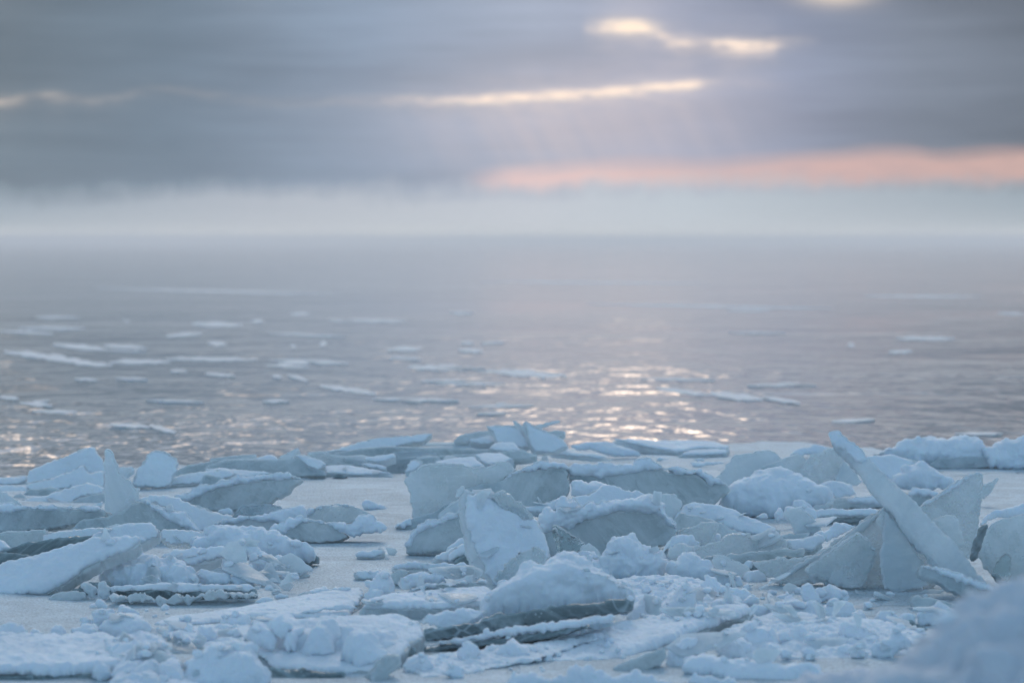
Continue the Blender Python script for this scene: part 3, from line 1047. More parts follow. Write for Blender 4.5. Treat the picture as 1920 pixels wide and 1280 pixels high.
# far flat part, middle and right
lump('low granular snow mound right of the tallest far shard', 'E150,22.5 E165,20 E185,19.5 G0,21 G10,24 G22,29 G24,32 G0,32.5 E172,27 E156,26', gy=860, tilt=55, k=0.4)
slab('large snow-covered plate lying at the water in the middle distance', 'G-2,17.5 G12,17.5 G40,19.5 G70,19 G95,20 G108,24 G108,26.5 G80,26 G60,29.5 G40,26 G20,22', tilt=80, gy=856, th=0.05, mat='frost', dust=0.012, name='ice_plate', cat='ice plate')
slab('smaller flat plate in front of the large plate by the water', 'G60,32.5 G70,28 G90,27 G107,28 G105,30.5 G80,32', tilt=78, gy=859, th=0.04, mat='frost', dust=0.012, name='ice_plate', cat='ice plate')
slab('thin frosted plate edge right of the ridge on flat snow', 'E130,28 E140,26.5 E160,30 E190,34 E178,35 E150,32.5 E134,31', tilt=66, gy=868, th=0.03, mat='frost', dust=0.01, name='ice_plate', cat='ice plate')
lump('tiny snow lump lying alone on the far flat ice', 'G39,35.5 G44,33 G51,35 G50,36.5 G40,36.5', gy=863, k=0.7)
lump('small peaked snow lump on the far flat ice near the grey slab', 'G71,37.5 G78,34.5 G82,33 G86,36 G85,38', gy=867, k=0.7)
slab('small clear shard sticking up behind the crumb-topped slab', 'E122.5,37 E124,32 E127,30 E130,34 E131.5,38', tilt=10, gy=872, th=0.02, mat='frost', name='ice_shard', cat='ice shard')
lump('strip of snow crust running across the far flat ice', 'G60,39 G80,38 G105,36.5 G107,39 G90,41.5 G70,41.5', gy=872, tilt=50, k=0.35)
lump('low snow drift at the far edge behind the right grey slabs', 'G160,30 G165,25.5 G176,24.5 G190,22.5 I5,23 I15,22 I16,26 I0,31 G176,32', gy=858, tilt=40, k=0.5)

# ------------------------------------------------------------------ left group
slab('big frosted plate leaning at the far left shore edge', 'A27,46 A40,42 A60,34 A80,25 A86,23 A88,23 A97,37 A99,47 A98,60 A60,62 A24,60', tilt=30, az=-6, gy=914, th=0.06, mat='frost', dust=0.008)
slab('folded lower plate overlapping the big leaning frosted plate', 'A20,63 A27,57 A45,55 A60,50 A79,40 A83,48 A98,47 A98,62 A60,64 A30,65', tilt=34, az=4, gy=919, th=0.04, mat='frost', dust=0.006)
slab('thin curved frosted plate standing on edge with a bent ridge', 'A122,59 A127,50 A133,40 A138,31 A143,28 A148,28 A157,30 A165,35 A167.5,40 A164,50 A160,60 A145,61.5 A128,61.5', tilt=22, az=12, gy=914, th=0.04, mat='frost', dust=0.006)
slab('small tilted plate between the spike and the curved plate', 'A109,43 A124,41.5 A127,44 A121,48 A116,56 A110,50', tilt=45, gy=917, th=0.04, mat='frost')
lump('rounded clear ice lump beside the thin spike', 'A124,61 A131,61.5 A132,66 A130,70 A124,68', gy=938, k=0.7, mat='frost', name='ice_lump', cat='ice lump')
slab('flat plate with a cracked corner below the big leaning plate', 'A18,74 A40,70 A60,64 A83,57 A98,62 A98,68 A75,70 A62,80 A45,80 A28,80', tilt=48, gy=938, th=0.05, mat='frost', dust=0.008)
slab('dim grey plate below the cracked-corner plate', 'A60,80 A70,73 A82,70 A99,67 A99,76 A85,80.5 A78,81', tilt=40, gy=940, th=0.06, mat='ice')
slab('grey ice wedge under the leaning plate at far left', 'A18,74 A26,63.5 A50,63 A62,64 A46,69 A20,75', tilt=20, gy=928, th=0.1, mat='ice')
slab('low plate at the left edge with a dark gap above', 'A-6,61 A10,60 A24,62 A26,64 A18,73 A10,70 A-6,68', tilt=50, gy=921, th=0.05, mat='frost', dust=0.01)
slab('farthest left plate lying flat by the glinting water', 'A-6,53 A18,53 A26,51.5 A25,56 A16,59 A-6,59', tilt=60, gy=906, th=0.06, mat='pale', dust=0.01)
slab('pale bare corner of ice at the left edge', 'A-8,64 A5,66.5 A12,72 A21,79 A10,81 A-8,81', tilt=20, gy=955, th=0.05, mat='frost')
slab('thin upright spike of frosted ice standing at left', 'A97.5,27 A100,26 A103,28 A106,36 A109,44 A114,52 A117,55 A121,55 A123,61 A126,64 A127,69 A129,72 A124,75 A118,81 A108,88 A101,92 A98,92 A97.5,75 A96.5,55',
     tilt=6, az=-20, gy=985, th=0.035, mat='frost', name='ice_shard', cat='ice shard', bev=0.014)
slab('long horizontal grey slab with a snowy top at the left edge', 'A-8,83 A15,81 A30,80.5 A55,81 A99,83.5 A99,89 A85,93 A70,95 A50,99 A30,101 A-8,104', tilt=9, gy=1012, th=0.25, mat='ice',
     snow=[('A-8,78 A10,77 A20,79 A35,79.5 A55,80 A73,79.5 A77,78.5 A81,80.5 A99,82.5 A98,84 A75,82.5 A55,82.5 A25,83 A-8,86', {'back': 0.35})])
lump('little snow peak between the long slab and the spike', 'A84,81 A90,77 A97,75 A98,80 A88,82', gy=975, k=0.6)
slab('humped grey slab with crumbly right side in the left group', 'A72,96 A75,93 A90,90 A105,87 A115,83 A123,76 A131,74.5 A142,77 A152,83 A165,88 A178,91 A180,96 A188,104 A160,104 A145,101 A120,99 A90,102 A60,105', tilt=12, gy=1016, th=0.2, mat='ice',
     snow=[('A128,74.5 A134,73.5 A140,75 A150,80 A160,84 A170,86 A173,85 A179,91 A181,96 A189,104 A176,101 A160,94 A146,85 A138,77', {'A': 0.02, 'L': 0.05, 't': 0.03})])
slab('grey lower plate poking out of the left heap at the edge', 'A-8,105 A20,102 A43,100 A44,103 A42,113 A28,118 A-8,118', tilt=8, gy=1034, th=0.15, mat='ice')
slab('greenish plate with snow patches under the humped slab', 'A42,106 A70,101 A95,99.5 A108,101 A92,108 A60,113 A30,119 A20,118 A40,111', tilt=30, gy=1036, th=0.10, mat='pale', dust=0.006)
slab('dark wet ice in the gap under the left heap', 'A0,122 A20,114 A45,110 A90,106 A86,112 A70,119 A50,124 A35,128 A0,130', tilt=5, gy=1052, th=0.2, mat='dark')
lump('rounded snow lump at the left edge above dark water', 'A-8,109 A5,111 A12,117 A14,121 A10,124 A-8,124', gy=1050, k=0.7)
slab('dark teal sheet added for the water gap at the left edge', 'A-8,122 A15,122 A30,126 A18,133 A-8,140', tilt=20, gy=1075, th=0.1, mat='dark')  # added sheet stands for the dark water in the gap
slab('big wedge-shaped grey slab tilted up to the right behind the left pile',
     'A160,82 A178,69 C0,66 C20,59 C40,56 C60,54 C78,52 C92,54 C88,57 C80,62 C78,65 C70,71 C58,77 C45,80 C35,83 C20,84 C0,82 A178,82', tilt=4, gy=972, th=0.16, mat='ice',
     snow=[('A150,74 A165,69 A178,66 A184,63 A192,60 C5,58.5 C8,60 C14,55 C25,55 C32,49 C38,52 C45,51 C60,49.5 C65,48 C73,48 C77,46.5 C82,49 C85,52 C91,53.5 C80,53.5 C60,54.5 C40,57.5 C20,61 C0,67 A180,73 A168,76 A155,76',
            {'A': 0.022, 'L': 0.05, 'back': 0.16, 't': 0.018})])
slab('glassy melting ice under the tip of the wedge slab', 'C28,86 C35,79 C45,78 C58,75.5 C66,77.5 C70,80 C78,85 C60,89 C40,91 C28,90', tilt=15, gy=976, th=0.08, mat='glass', bev=0.02)
lump('pair of snow blocks lying under the wedge slab', 'C12,85 C13,82 C18,81 C20,79.5 C28,80 C29.5,83 C27,87 C15,88', gy=979, k=0.8)
slab('snow-dusted sloping plate left of the low grey drift slab', 'A126,74 A140,69 A155,70 A175,76 A190,81 C5,83 C15,87 C26,90 C22,95 C8,100 A185,104 A178,93 A160,82 A145,77', tilt=38, gy=992, th=0.08, mat='pale', dust=0.008)
slab('long low slab with snow patches in front of the wedge slab', 'A186,104 C5,97 C20,92 C40,90.5 C60,86.5 C80,82.5 C92,81 C94,83 C94.5,91 C80,94 C66,96 C60,105 C30,104', tilt=14, gy=1000, th=0.14, mat='pale',
     snow=['C5,98 C20,91 C40,89.5 C60,85.5 C80,81.5 C92,80 C95,84 C94,91 C82,92 C72,96 C66,93 C50,94 C40,92 C22,95'])
slab('flat-topped bare slab with a dark streak on the open snow', 'C96,91 C103,83 C110,80 C132,78 C140,79 C150,83 C158,88 C148,90 C138,95 C125,96 C110,95 C100,93', tilt=10, gy=986, th=0.12, mat='pale',
     snow=[('C94,84 C98,80 C105,81 C108,79 C120,77 C130,77 C135,78 C142,80 C140,80.5 C120,80 C106,82.5 C98,90 C95,91', {'back': .12})])
slab('boat-shaped grey slab with a snowy rim in the left middle', 'C68,108 C82,99 C92,94 C100,93.5 C110,94.5 C120,97.5 C128,103.5 C135,107 C130,110 C110,112.5 C85,111', tilt=-6, gy=1016, th=0.14, mat='ice',
     snow=[('C60,103 C66,96 C75,94 C82,91 C87,88 C95,91 C108,93 C120,95 C130,96 C140,94 C144,90 C150,88 C157,89 C163,94 C170,97 C172,100 C160,103 C148,105 C136,108 C128,104 C120,98 C105,94.5 C92,94.5 C80,100.5 C70,107',
            {'A': 0.02, 'L': 0.05, 'back': 0.15, 't': 0.02})])
lump('small squared snow block alone on the open snow', 'C147,74 C150,73 C158,74 C172,78 C181,82 C165,83.5 C148,83.5', gy=957, k=0.6, mat='snow')
slab('little snow-topped floe frozen into the open snow', 'C142,125 C150,121 C160,120.5 C165,118 C168.5,121 C168,125 C160,128 C148,127', tilt=35, gy=1046, th=0.05, mat='pale', dust=0.012)
lump('small crust of snow behind the flat-topped bare slab', 'C95,86 C97,81 C104,80 C103,84 C98,90', gy=978, k=0.5)

# big tilted snow slab, lower left
slab('big snow-covered slab tilted up to the right at lower left', 'B-8,20 B5,15 B15,13 B30,9 B40,6 B55,3.5 B70,0 A72,116 A85,111 A95,109.5 A112,108 A131,109 A132,112 A126,117.5 B110,8 B95,14 B75,25 B60,35 B48,42 B40,45 B20,46 B-8,48',
     tilt=48, az=-8, gy=1112, th=0.06, mat='pale', dust=0.02)
slab('frosted plate resting on top of the big tilted snow slab', 'A80,112 A88,107 A100,100 A110,97 A120,96 A135,95.5 A141,95 A147,99 A151,104 A148,109 A138,113 A128,118 A100,118', tilt=40, gy=1062, th=0.06, mat='frost', dust=0.012)
slab('smooth pale slab pointing right in the left pile', 'A151,110 A151,103 A155,100.5 A170,101 A185,103 C0,104 C15,106 C25,108.5 C23,111 C5,112 A180,114 A160,115', tilt=30, gy=1062, th=0.05, mat='pale', dust=0.006)
lump('wide crumbly snow bank along the back of the left pile', 'C0,103 C12,101 C14,99.5 C25,99 C36,101 C45,101 C52,102 C58,102 C62,106 C70,107 C75,110 C80,109.5 C88,113 C92,116 C99,118 C103,122 C107,125 C100,127 C80,129 C60,129 C40,127 C10,127 A180,126 A178,112 C5,110',
     gy=1066, tilt=42, k=0.7, L=0.11, A=0.035, name='snow_bank', cat='snow bank')
slab('clear wet ice block under the right end of the left pile', 'D74,10 D95,8.5 D105,8 D107,10 D106.5,15 D100,17 D85,18.5 D78,17', tilt=0, gy=1062, th=0.15, mat='dark', rough=0.6)
slab('bright wet ice rim under the clear wet block', 'D82,18.5 D95,17 D105,16.5 D97,21 D88,20.5', tilt=70, gy=1066, th=0.02, mat='clear')
slab('thick snow slab lying across the middle of the left pile', 'A152,125 A165,121 A175,119.5 C0,119.5 C14,117 C24,120 C26,124 C15,128 C0,132 A180,135 B165,14 B150,10', tilt=42, gy=1088, th=0.06, mat='pale', dust=0.02)
PILE = 'snow lumps piled in the left middle pile'
PL = 'rounded snow lump piled at the right end of the left middle pile'
lump('broad curved snow shell at the top of the left pile', 'C22,114 C24,112 C30,110.5 C38,111 C44,114 C46,117 C52,117 C58,122 C66,128 C50,130 C38,126 C34,121 C28,118', gy=1074, tilt=35, k=0.6)
for t, g in (('D36,14 D45,10 D52,9 D56,6.5 D62,8 D68,13 D71,18 D71,26 D60,28 D50,27 D44,24 D38,20', 1083), ('D60,7 D70,9 D78,12 D82,16 D82,20 D75,24 D70,23 D67,14', 1080),
             ('D15,18 D20,14 D28,9 D35,13 D39,20 D37,25 D30,27 D22,27 D15,24', 1090), ('B182,26 D0,18 D5,18 D8,22 D15,25 D23,26 D24,29 D20,35 D10,37 D0,37 B182,36', 1098),
             ('D22,34 D24,30 D30,26 D38,27 D45,26 D48,29 D51,33 D45,36 D32,36.5', 1097), ('D37,26 D38,21 D39,18 D44,17 D46,22 D45,27 D42,29', 1092),
             ('D52,34 D53,30 D57,27 D60,21 D66,22 D69,27 D71.5,32 D62,35', 1094), ('B150,26 B155,19 B165,19 B171,27 B176,34 B165,36 B155,34', 1094),
             ('B128,26 B132,18 B140,17 B148,22 B150,30 B142,35 B132,34', 1096), ('B110,30 B114,21 B122,20 B130,26 B131,34 B120,36', 1098)):
    lump(PL, t, gy=g, k=0.85, group=PILE)
slab('low tongue of snowy ice beside the left pile on open snow', 'D71,29 D78,22.5 D88,21 D98,24.5 D84,28.5 D73,31', tilt=50, gy=1084, th=0.03, mat='frost', dust=0.012)
lump('rough crumbled snow bank at the centre of the left pile', 'B90,32 B98,22 B105,12 B115,11 B122,7 B130,5 B140,8 B150,12 B165,14 B176,17 B183,24 B184,34 B170,38 B150,39 B130,40 B112,39 B100,36', gy=1102, tilt=48, k=0.4, L=0.09, A=0.05,
     name='snow_bank', cat='snow bank')
slab('long flat slab with a dark teal edge at the foot of the left pile', 'B102,39 B112,38 B135,37 B160,35.5 B192,36 D25,36.5 D45,38 D48.5,40.5 D40,42.5 D10,42 B180,43 B150,42 B134,42 B104,42', tilt=64, gy=1121, th=0.06, mat='dark', dust=0.012)
slab('frosted ledge of broken ice below the long teal-edged slab', 'B105,47 B120,45 B135,45.5 B150,46 B192,45 D45,43 D47,45 D20,48 B185,51 B155,54 B145,54.5 B120,51', tilt=10, gy=1131, th=0.12, mat='pale', rough=2.0, jit=3)
lump('jagged pale ice chunk left of the teal-edged slab', 'B76,36 B80,35.5 B90,38 B93,42 B88,46 B83,47 B80,43', gy=1120, k=0.6, mat='frost', name='ice_chunk', cat='ice chunk', L=0.05)
lump('upright broken ice chunk touching the teal-edged slab', 'B91,37 B98,33 B103,38 B103,44 B105.5,47.5 B98,49 B92,46 B90,42', gy=1122, k=0.6, mat='frost', name='ice_chunk', cat='ice chunk', L=0.05)
slab('low grey ice under the raised edge of the tilted snow slab', 'B44,49 B53,44 B60,42 B70,41 B79,42.5 B80,47 B70,50 B55,50.5', tilt=25, gy=1123, th=0.08, mat='pale')
slab('wet dark ice behind the jagged chunk', 'B66,41 B76,36 B90,33 B100,34 B103,38 B92,46 B78,45', tilt=10, gy=1112, th=0.1, mat='dark')
lump('tiny pyramid of snow on the flat strip at left', 'B87,54.5 B93,49 B98,52 B103,57 B95,58', gy=1137, k=0.5)

# ------------------------------------------------------------------ foreground, lower left
slab('thick flat snow-covered slab filling the lower left corner', 'B-12,94 B20,89 B60,89 B95,87 B112,92 B120,100 B122,112 B116,119 B80,121 B40,121 B-12,121', tilt=84, gy=1272, th=0.12, mat='dark', dust=0.03)
FL = 'snow lumps heaped in the lower left corner'
FLL = 'soft rounded snow lump heaped in the lower left corner'
lump('large smooth snow lump crowning the lower left heap', 'B95,76 B102,68 B108,64 B113,61 B125,63 B133,66 B138,72 B151,79 B151,84 B140,88 B125,90 B110,86 B98,83', gy=1212, tilt=32, k=0.8, L=0.12, A=0.03)
lump('flat-topped snow block at the top of the lower left heap', 'B107,62 B109,56 B118,53 B124,54 B128,59 B132,66 B120,68 B110,67', gy=1172, k=0.8)
lump('angular snow block leaning at the top left of the heap', 'B83,60 B86,56 B94,55 B100,57 B107,61 B112,66 B105,75 B95,78 B87,72', gy=1182, k=0.8)
lump('tall pale snow peak on the right of the lower left heap', 'B138,97 B145,90 B152,87.5 B156,92 B161,102 B166,111 B160,114 B150,112 B142,106', gy=1262, k=0.8)
for t, g in (('B62,83 B70,75 B80,74.5 B88,73 B94,72 B96.5,75 B96,81 B90,88 B80,92 B70,91 B62,89', 1212), ('B45,83 B50,75 B58,72 B63,74 B66,80 B62,87 B55,92 B48,90', 1212),
             ('B-10,76 B5,72 B18,71 B24,74 B27,79 B21,90 B10,95 B-10,97', 1220), ('B26,81 B31,76 B35,80 B42,82.5 B37,88 B27,88', 1205), ('B74,67 B80,63 B86,65 B91,71 B82,76 B75,74', 1180),
             ('B149,113 B155,108 B161,103 B170,110 B177,119 B184,134 B150,136 B144,121', 1285), ('B128,123 B137,117 B145,119 B156,132 B128,134', 1290), ('B108,123 B118,120 B125,127 B126,134 B107,134', 1290),
             ('B104,101 B110,96 B116,94 B120,99 B123.5,107 B120,115 B112,114 B105,108', 1262), ('B83,109 B95,106 B103,112 B105,121 B95,127 B84,122', 1276), ('B109,85 B116,82 B122,86 B123.5,94 B118,98 B110,94', 1225),
             ('B119,105 B130,97 B138,98 B147,107 B147,120 B135,121 B123,116', 1272), ('B84,93 B92,88 B104,90 B112,95 B108,100 B95,100', 1236), ('B124,90 B132,86 B142,87 B146,92 B138,98 B128,97', 1232)):
    lump(FLL, t, gy=g, k=0.85, group=FL)
lump('broad base of trodden snow under the lower left heap', 'B96,88 B125,86 B150,84 B158,96 B168,112 B184,130 B190,140 B100,140 B112,110', gy=1296, tilt=80, k=0.15, name='snow_bank', cat='snow bank')
lump('smooth snow shoulder at the left edge behind the corner slab', 'B-12,82 B20,84 B60,85 B98,82 B110,90 B100,98 B40,98 B-12,100', gy=1228, tilt=60, k=0.4, A=0.02, name='snow_bank', cat='snow bank')

# ------------------------------------------------------------------ foreground, centre left
slab('wide flat snowy plate running out behind the rounded heap', 'B140,75 B160,68 B192,64 D42,57 D80,50 D110,44 D146,40 D150,46 D146,53 D142,58 D136,66 D100,68 D70,67 D40,67 D10,72 B165,77', tilt=85, gy=1168, th=0.05, mat='pale', dust=0.012)
lump('thin drift line of snow on the wide flat plate', 'D74,63.5 D100,58 D120,56 D140,54 D143,57 D120,60 D95,62', gy=1156, tilt=60, k=0.35, A=0.006)
lump('ragged fringe of snow crumbs along the wide flat plate', 'D88,46 D92,43 D100,41 D106,40 D112,36.5 D116,40 D125,40 D132,37 D140,37 D147,36 D147,41 D120,44.5 D100,47.5', gy=1130, tilt=40, k=0.6, L=0.04, A=0.02)
slab('thin broken crust piece left of the snow fringe', 'D45,53 D52,49 D57,48.5 D62,50 D66.5,52.5 D55,54.5', tilt=60, gy=1135, th=0.025, mat='frost', dust=0.012)
slab('narrow dark-edged crust piece beside the snow fringe', 'D78,49 D92,43.5 D101,42 D91,47 D82,50', tilt=50, gy=1126, th=0.03, mat='ice')
slab('small upturned crust piece on the flat strip', 'D65,47 D72,45 D80,47 D75,50.5 D66,50', tilt=55, gy=1128, th=0.025, mat='frost', dust=0.01)
slab('tiny curled crust flake on the open snow edge', 'D62,42 D68,38.5 D72,41 D71,43.5 D64,44', tilt=50, gy=1114, th=0.02, mat='frost')
slab('square-cut snowy slab with a grey front left of the mound', 'D146,58.5 D152,53 D170,50 D192,46 F25,45 F60,41 F76,42 F81,47 F72,56 F35,59 F12,59', tilt=81, gy=1163, th=0.07, mat='ice', dust=0.018)
slab('grey front edge of a plate wedged below the upright slab', 'F-4,47 F0,42 F20,36.5 F45,35 F70,33.5 F76,38 F78,42 F60,43.5 F40,46 F20,48', tilt=0, gy=1137, th=0.2, mat='ice',
     snow=[('F-4,44 F0,40 F20,35 F45,33 F70,31.5 F74,34 F45,36 F20,38 F0,44', {'back': .2})])
lump('spire of stacked snow beside the square-cut slab', 'D146,53 D148,44 D152,42 D150,33 D156,32 D160,31 D163,25 D168,23 D173,24 D176,33 D180,42 D175,49 D165,52 D155,55', gy=1142, tilt=22, k=0.75, L=0.07)
lump('round snow ball at the foot of the snow spire', 'D152,52 D153,44 D160,40 D166,42 D168.5,49 D160,54', gy=1146, k=0.9)
lump('lumpy snow ridge between the spire and the upright slab', 'D178,37 D182,28 D190,24 F0,23 F8,21.5 F13,24 F20,26 F30,25 F38,23 F50,22 F58,21 F64,27 F57,31 F40,34 F20,37 F0,40 D185,41', gy=1128, tilt=32, k=0.8, L=0.06, A=0.022)
slab('thin pointed shard tip in front of the lumpy snow ridge', 'F7,39 F8.5,29 F10,28 F14,34 F17,38', tilt=15, gy=1132, th=0.02, mat='frost', name='ice_shard', cat='ice shard')
slab('blunt log of grey ice lying on the open snow', 'D139,26 D143,23 D150,22.5 D164,23.5 D163,30 D150,30 D143,28.5', tilt=20, gy=1087, th=0.06, mat='ice', dust=0.006)
slab('grey wedge of ice under the lumpy snow ridge', 'D174,26 D185,23 D194,22 D182,35 D176,35', tilt=10, gy=1098, th=0.08, mat='ice')
slab('snowy plate edge behind the lumpy snow ridge', 'D175,20 D185,17 F5,14.5 F9,17 F20,18.5 F50,17.5 F59,19.5 F57,22 F40,23 F10,22 D180,22', tilt=58, gy=1076, th=0.05, mat='pale', dust=0.018)

# block with rounded heap
slab('thick broken block of ice under the central rounded heap', 'D38,84 D97,69 D140,67 D165,66 D182,64.5 D190,67 F2,70 F8,72 F14,78 F14,84 F8,90 D192,95 D184,103 D172,108 D160,121 D131,120 D90,118 D62,114 D48,100', tilt=78, gy=1266, th=0.09, mat='ice', rough=1.4, dust=0.014)
lump('smooth snow surface on top of the thick broken block', 'D97,71 D115,68 D140,67.3 D165,66 D180,64 D190,67.5 D192,71 D188,74 D178,80 D165,86 D140,82 D110,80', gy=1205, tilt=62, k=0.25, A=0.012)
lump('wide rounded snow heap on the thick broken block', 'D40,82 D46,73 D50,68 D60,65 D68,65 D75,66 D85,71 D95,70 D110,71 D120,69 D127,72 D140,76 D155,80 D165,84 D178,80 D183,88 D183,96 D180,101 D170,106 D160,113 D155,120 D130,117 D90,118 D70,114 D60,113 D56,100 D48,92',
     gy=1252, tilt=56, k=0.35, L=0.12, A=0.03, name='snow_heap', cat='snow heap')
CB = 'rounded snow boulders on the thick broken block'
for t, g in (('D69,92 D75,80 D85,74 D96,71 D93,81 D86,93 D76,99', 1240), ('D82,98 D90,85 D105,73 D120,70 D128,75 D123,91 D118,104 D100,107 D87,104', 1252), ('D120,91 D128,80 D140,77 D155,82 D166,92 D171,105 D160,113 D140,112 D127,107', 1262),
             ('D40,83 D47,73 D55,67 D62,68 D64,80 D68,91 D60,97 D47,94', 1240), ('D61,72 D68,64 D78,68 D81,74 D73,84 D66,90', 1226)):
    lump('large rounded snow boulder in the heap on the thick broken block', t, gy=max(g, 1254), tilt=45, k=0.75, L=0.12, A=0.03, group=CB)
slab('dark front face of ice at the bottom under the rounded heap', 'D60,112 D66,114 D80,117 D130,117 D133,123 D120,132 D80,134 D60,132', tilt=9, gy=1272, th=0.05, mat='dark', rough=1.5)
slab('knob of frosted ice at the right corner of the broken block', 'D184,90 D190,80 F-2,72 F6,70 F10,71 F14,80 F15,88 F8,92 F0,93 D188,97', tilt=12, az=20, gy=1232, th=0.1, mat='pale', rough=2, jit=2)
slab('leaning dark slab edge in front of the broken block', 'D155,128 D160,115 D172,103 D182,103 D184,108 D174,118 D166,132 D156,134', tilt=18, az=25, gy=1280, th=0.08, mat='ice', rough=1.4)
slab('dark sheet added for the gap between the broken block and the lower ledge', 'D174,112 D182,104 D192,96 F6,95 F5,101 F-2,104 D186,112 D178,114', tilt=5, gy=1244, th=0.1, mat='dark')  # added dark sheet: teal and shade inside the gap
# heap left of it
lump('snow drift sloping down left of the thick broken block', 'B172,112 B185,104 D0,99 D10,95 D25,92 D35,90 D45,88.5 D50,94 D49,103 D56,110 D62,118 D58,136 D0,138 B170,136', gy=1285, tilt=48, k=0.45, L=0.1, A=0.03, name='snow_bank', cat='snow bank')
slab('grey slab edge showing under the drift at the bottom', 'B180,118 D10,110 D30,105 D36,115 D24,124 D0,130 B178,130', tilt=12, gy=1284, th=0.1, mat='ice')
MB = 'snow blocks in the gap left of the rounded heap'
for t, g in (('D14,73 D17,66 D25,62 D32,61 D40,63 D44,68 D42.5,77 D37,80 D30,80 D20,79 D14,77', 1190), ('D13,82 D15,79 D25,78 D33,77 D33.5,81 D25,87 D14,89', 1208), ('D-4,74 D5,75 D12,82 D13.5,88 D5,93 D-4,92', 1212),
             ('D43,72 D48,65 D54,63 D59,65.5 D51,72 D46,77', 1188), ('B151,81 B158,74 B165,73 B170.5,78 B165,85 B155,84', 1198), ('B172,77 B178,71 B183,73 B184.5,80 B180,86 B174,84', 1202), ('B184,80 B189,74 D2,73 D4,79 D0,86 B187,87', 1204)):
    lump('snow block in the gap left of the central rounded heap', t, gy=g, k=0.85, group=MB)
lump('small peaked snow lump in front of the gap blocks', 'D32,98 D36,90 D44,88.5 D49,94 D48,102 D38,104', gy=1246, k=0.7)

# ------------------------------------------------------------------ centre: big standing slabs and the mound
slab('big smooth grey slab standing with a ragged left edge', 'C186,56 C192,50 E0,48.5 E12,42 E18,40.5 E30,40.5 E40,40 E50,42 E60,43 E75,43 E80,39.5 E84,38 E95,40 E99,44 E92,50 E80,60 E60,68 E48,76 E40,82 E30,87 E20,90 E2,90 E1,78 E0,68 C189,60',
     tilt=14, az=-8, gy=982, th=0.10, mat='pale', jit=1.2)
slab('grey slab lying under the big smooth slab', 'C178,98 C186,94 E5,90 E20,86 E30,80 E45,72 E50,76 E50,85 E35,94 E20,96 E8,99 C190,101', tilt=20, gy=990, th=0.08, mat='ice')
slab('pale facet of ice tucked behind the upright slab', 'E28,87 E40,77 E50,71 E50,84 E35,91 E29,92', tilt=15, gy=994, th=0.04, mat='frost')
lump('crusty snow edge at the foot of the big smooth slab', 'C177,98 C180,94 C187,90.5 E0,90 E5,94 E3,98 C186,100', gy=991, k=0.7, L=0.05)
slab('long grey slab with icy crest between the standing slabs', 'E49,66 E51,63 E60,60.5 E73,58 E85,57 E92,52 E96,48 E108,46 E120,45 E130,42.5 E140,42.5 E147,43 E148.5,49 E150,58 E149,67 E143,70 E130,75 E118,80 E108,83 E98,82 E80,78 E60,74', tilt=10, gy=985, th=0.14, mat='ice',
     snow=[('E91,53 E95,48 E103,45 E112,43 E115,40.5 E120,38 E127,37 E133,38 E140,38 E146,40 E148.5,43.5 E140,43 E128,44 E118,46 E105,47 E97,50', {'A': .018, 'L': .05, 'back': .16, 't': 0.012})])
slab('low pale ice wedge beneath the long grey slab', 'E104,82 E110,80.5 E125,78 E142,71 E146,76 E138,83 E120,86', tilt=30, gy=995, th=0.05, mat='frost', dust=0.01)
lump('glassy ice lump between the big smooth and long grey slabs', 'E78,54 E82,50 E83,46.5 E88,46 E92,48 E91.5,52 E86,55 E76,58 E65,59 E71,54', gy=975, k=0.5, mat='glass', name='ice_lump', cat='ice lump')
slab('broad grey slab with snowy crest right of centre', 'E148,52 E158,46.5 E175,45.5 E192,44.5 G0,44.5 G20,43 G36,42.5 G50,46.5 G65,48.5 G78,49.5 G83,53.5 G92,61 G95,56.5 G108,62 G109,65 G100,71 G92,79 G70,82 G50,83 G30,80 G10,74 E185,66 E170,60 E155,58', tilt=4, gy=982, th=0.2, mat='ice',
     snow=[('E147,44 E155,40.5 E165,40 E172,39.5 E180,39 E190,38.5 G0,40 G10,40.5 G18,40 G20,36 G26,34 G31,34 G35,38 G45,42 G52,43 G58,41.5 G63,43 G70,46.5 G76,46 G81,44 G86,47 G94,52 G100,57 G107.5,61.5 G95,58 G92,62 G88,58.5 G82,53 G78,50 G65,49.5 G50,47 G36,44 G20,48 G0,51 E180,53 E160,50 E150,49',
            {'A': .02, 'L': .06, 'back': .22, 't': 0.02})])
lump('frosty crumbs filling the corner beside the broad grey slab', 'E148,48 E153,50 E160,50 E163,48 E170,49 E172,52 E165,56 E160,60 E150,58', gy=978, k=0.6, mat='frost', name='ice_lump', cat='ice lump')
lump('rough snow ledge between the long slab and the broad slab', 'E149,70 E150.5,58 E155,54 E160,53 E168,58 E174,54 E179,57 E185,58 G0,59 G8,61 G13,66 G5,69 E185,68 E175,71 E165,72 E155,73', gy=992, tilt=22, k=0.7, L=0.07, A=0.025)
slab('smooth snow plate on top of the crested centre slab', 'E137,77 E150,72 E160,70 E170,67 E180,61 E186,59 E192,60 G5,61.5 G13,66 G22,66 G30,68 G40,69 G50,70 G46,80 G30,80 G0,80 E170,84 E145,84', tilt=34, gy=1000, th=0.05, mat='frost', dust=0.015)
slab('rounded translucent plate jutting right of the crested slab', 'G36,70 G46,68 G56,69 G62,73 G65,77 G61.5,84 G55,92 G50,92 G46,80 G40,74', tilt=8, az=15, gy=1004, th=0.03, mat='frost')
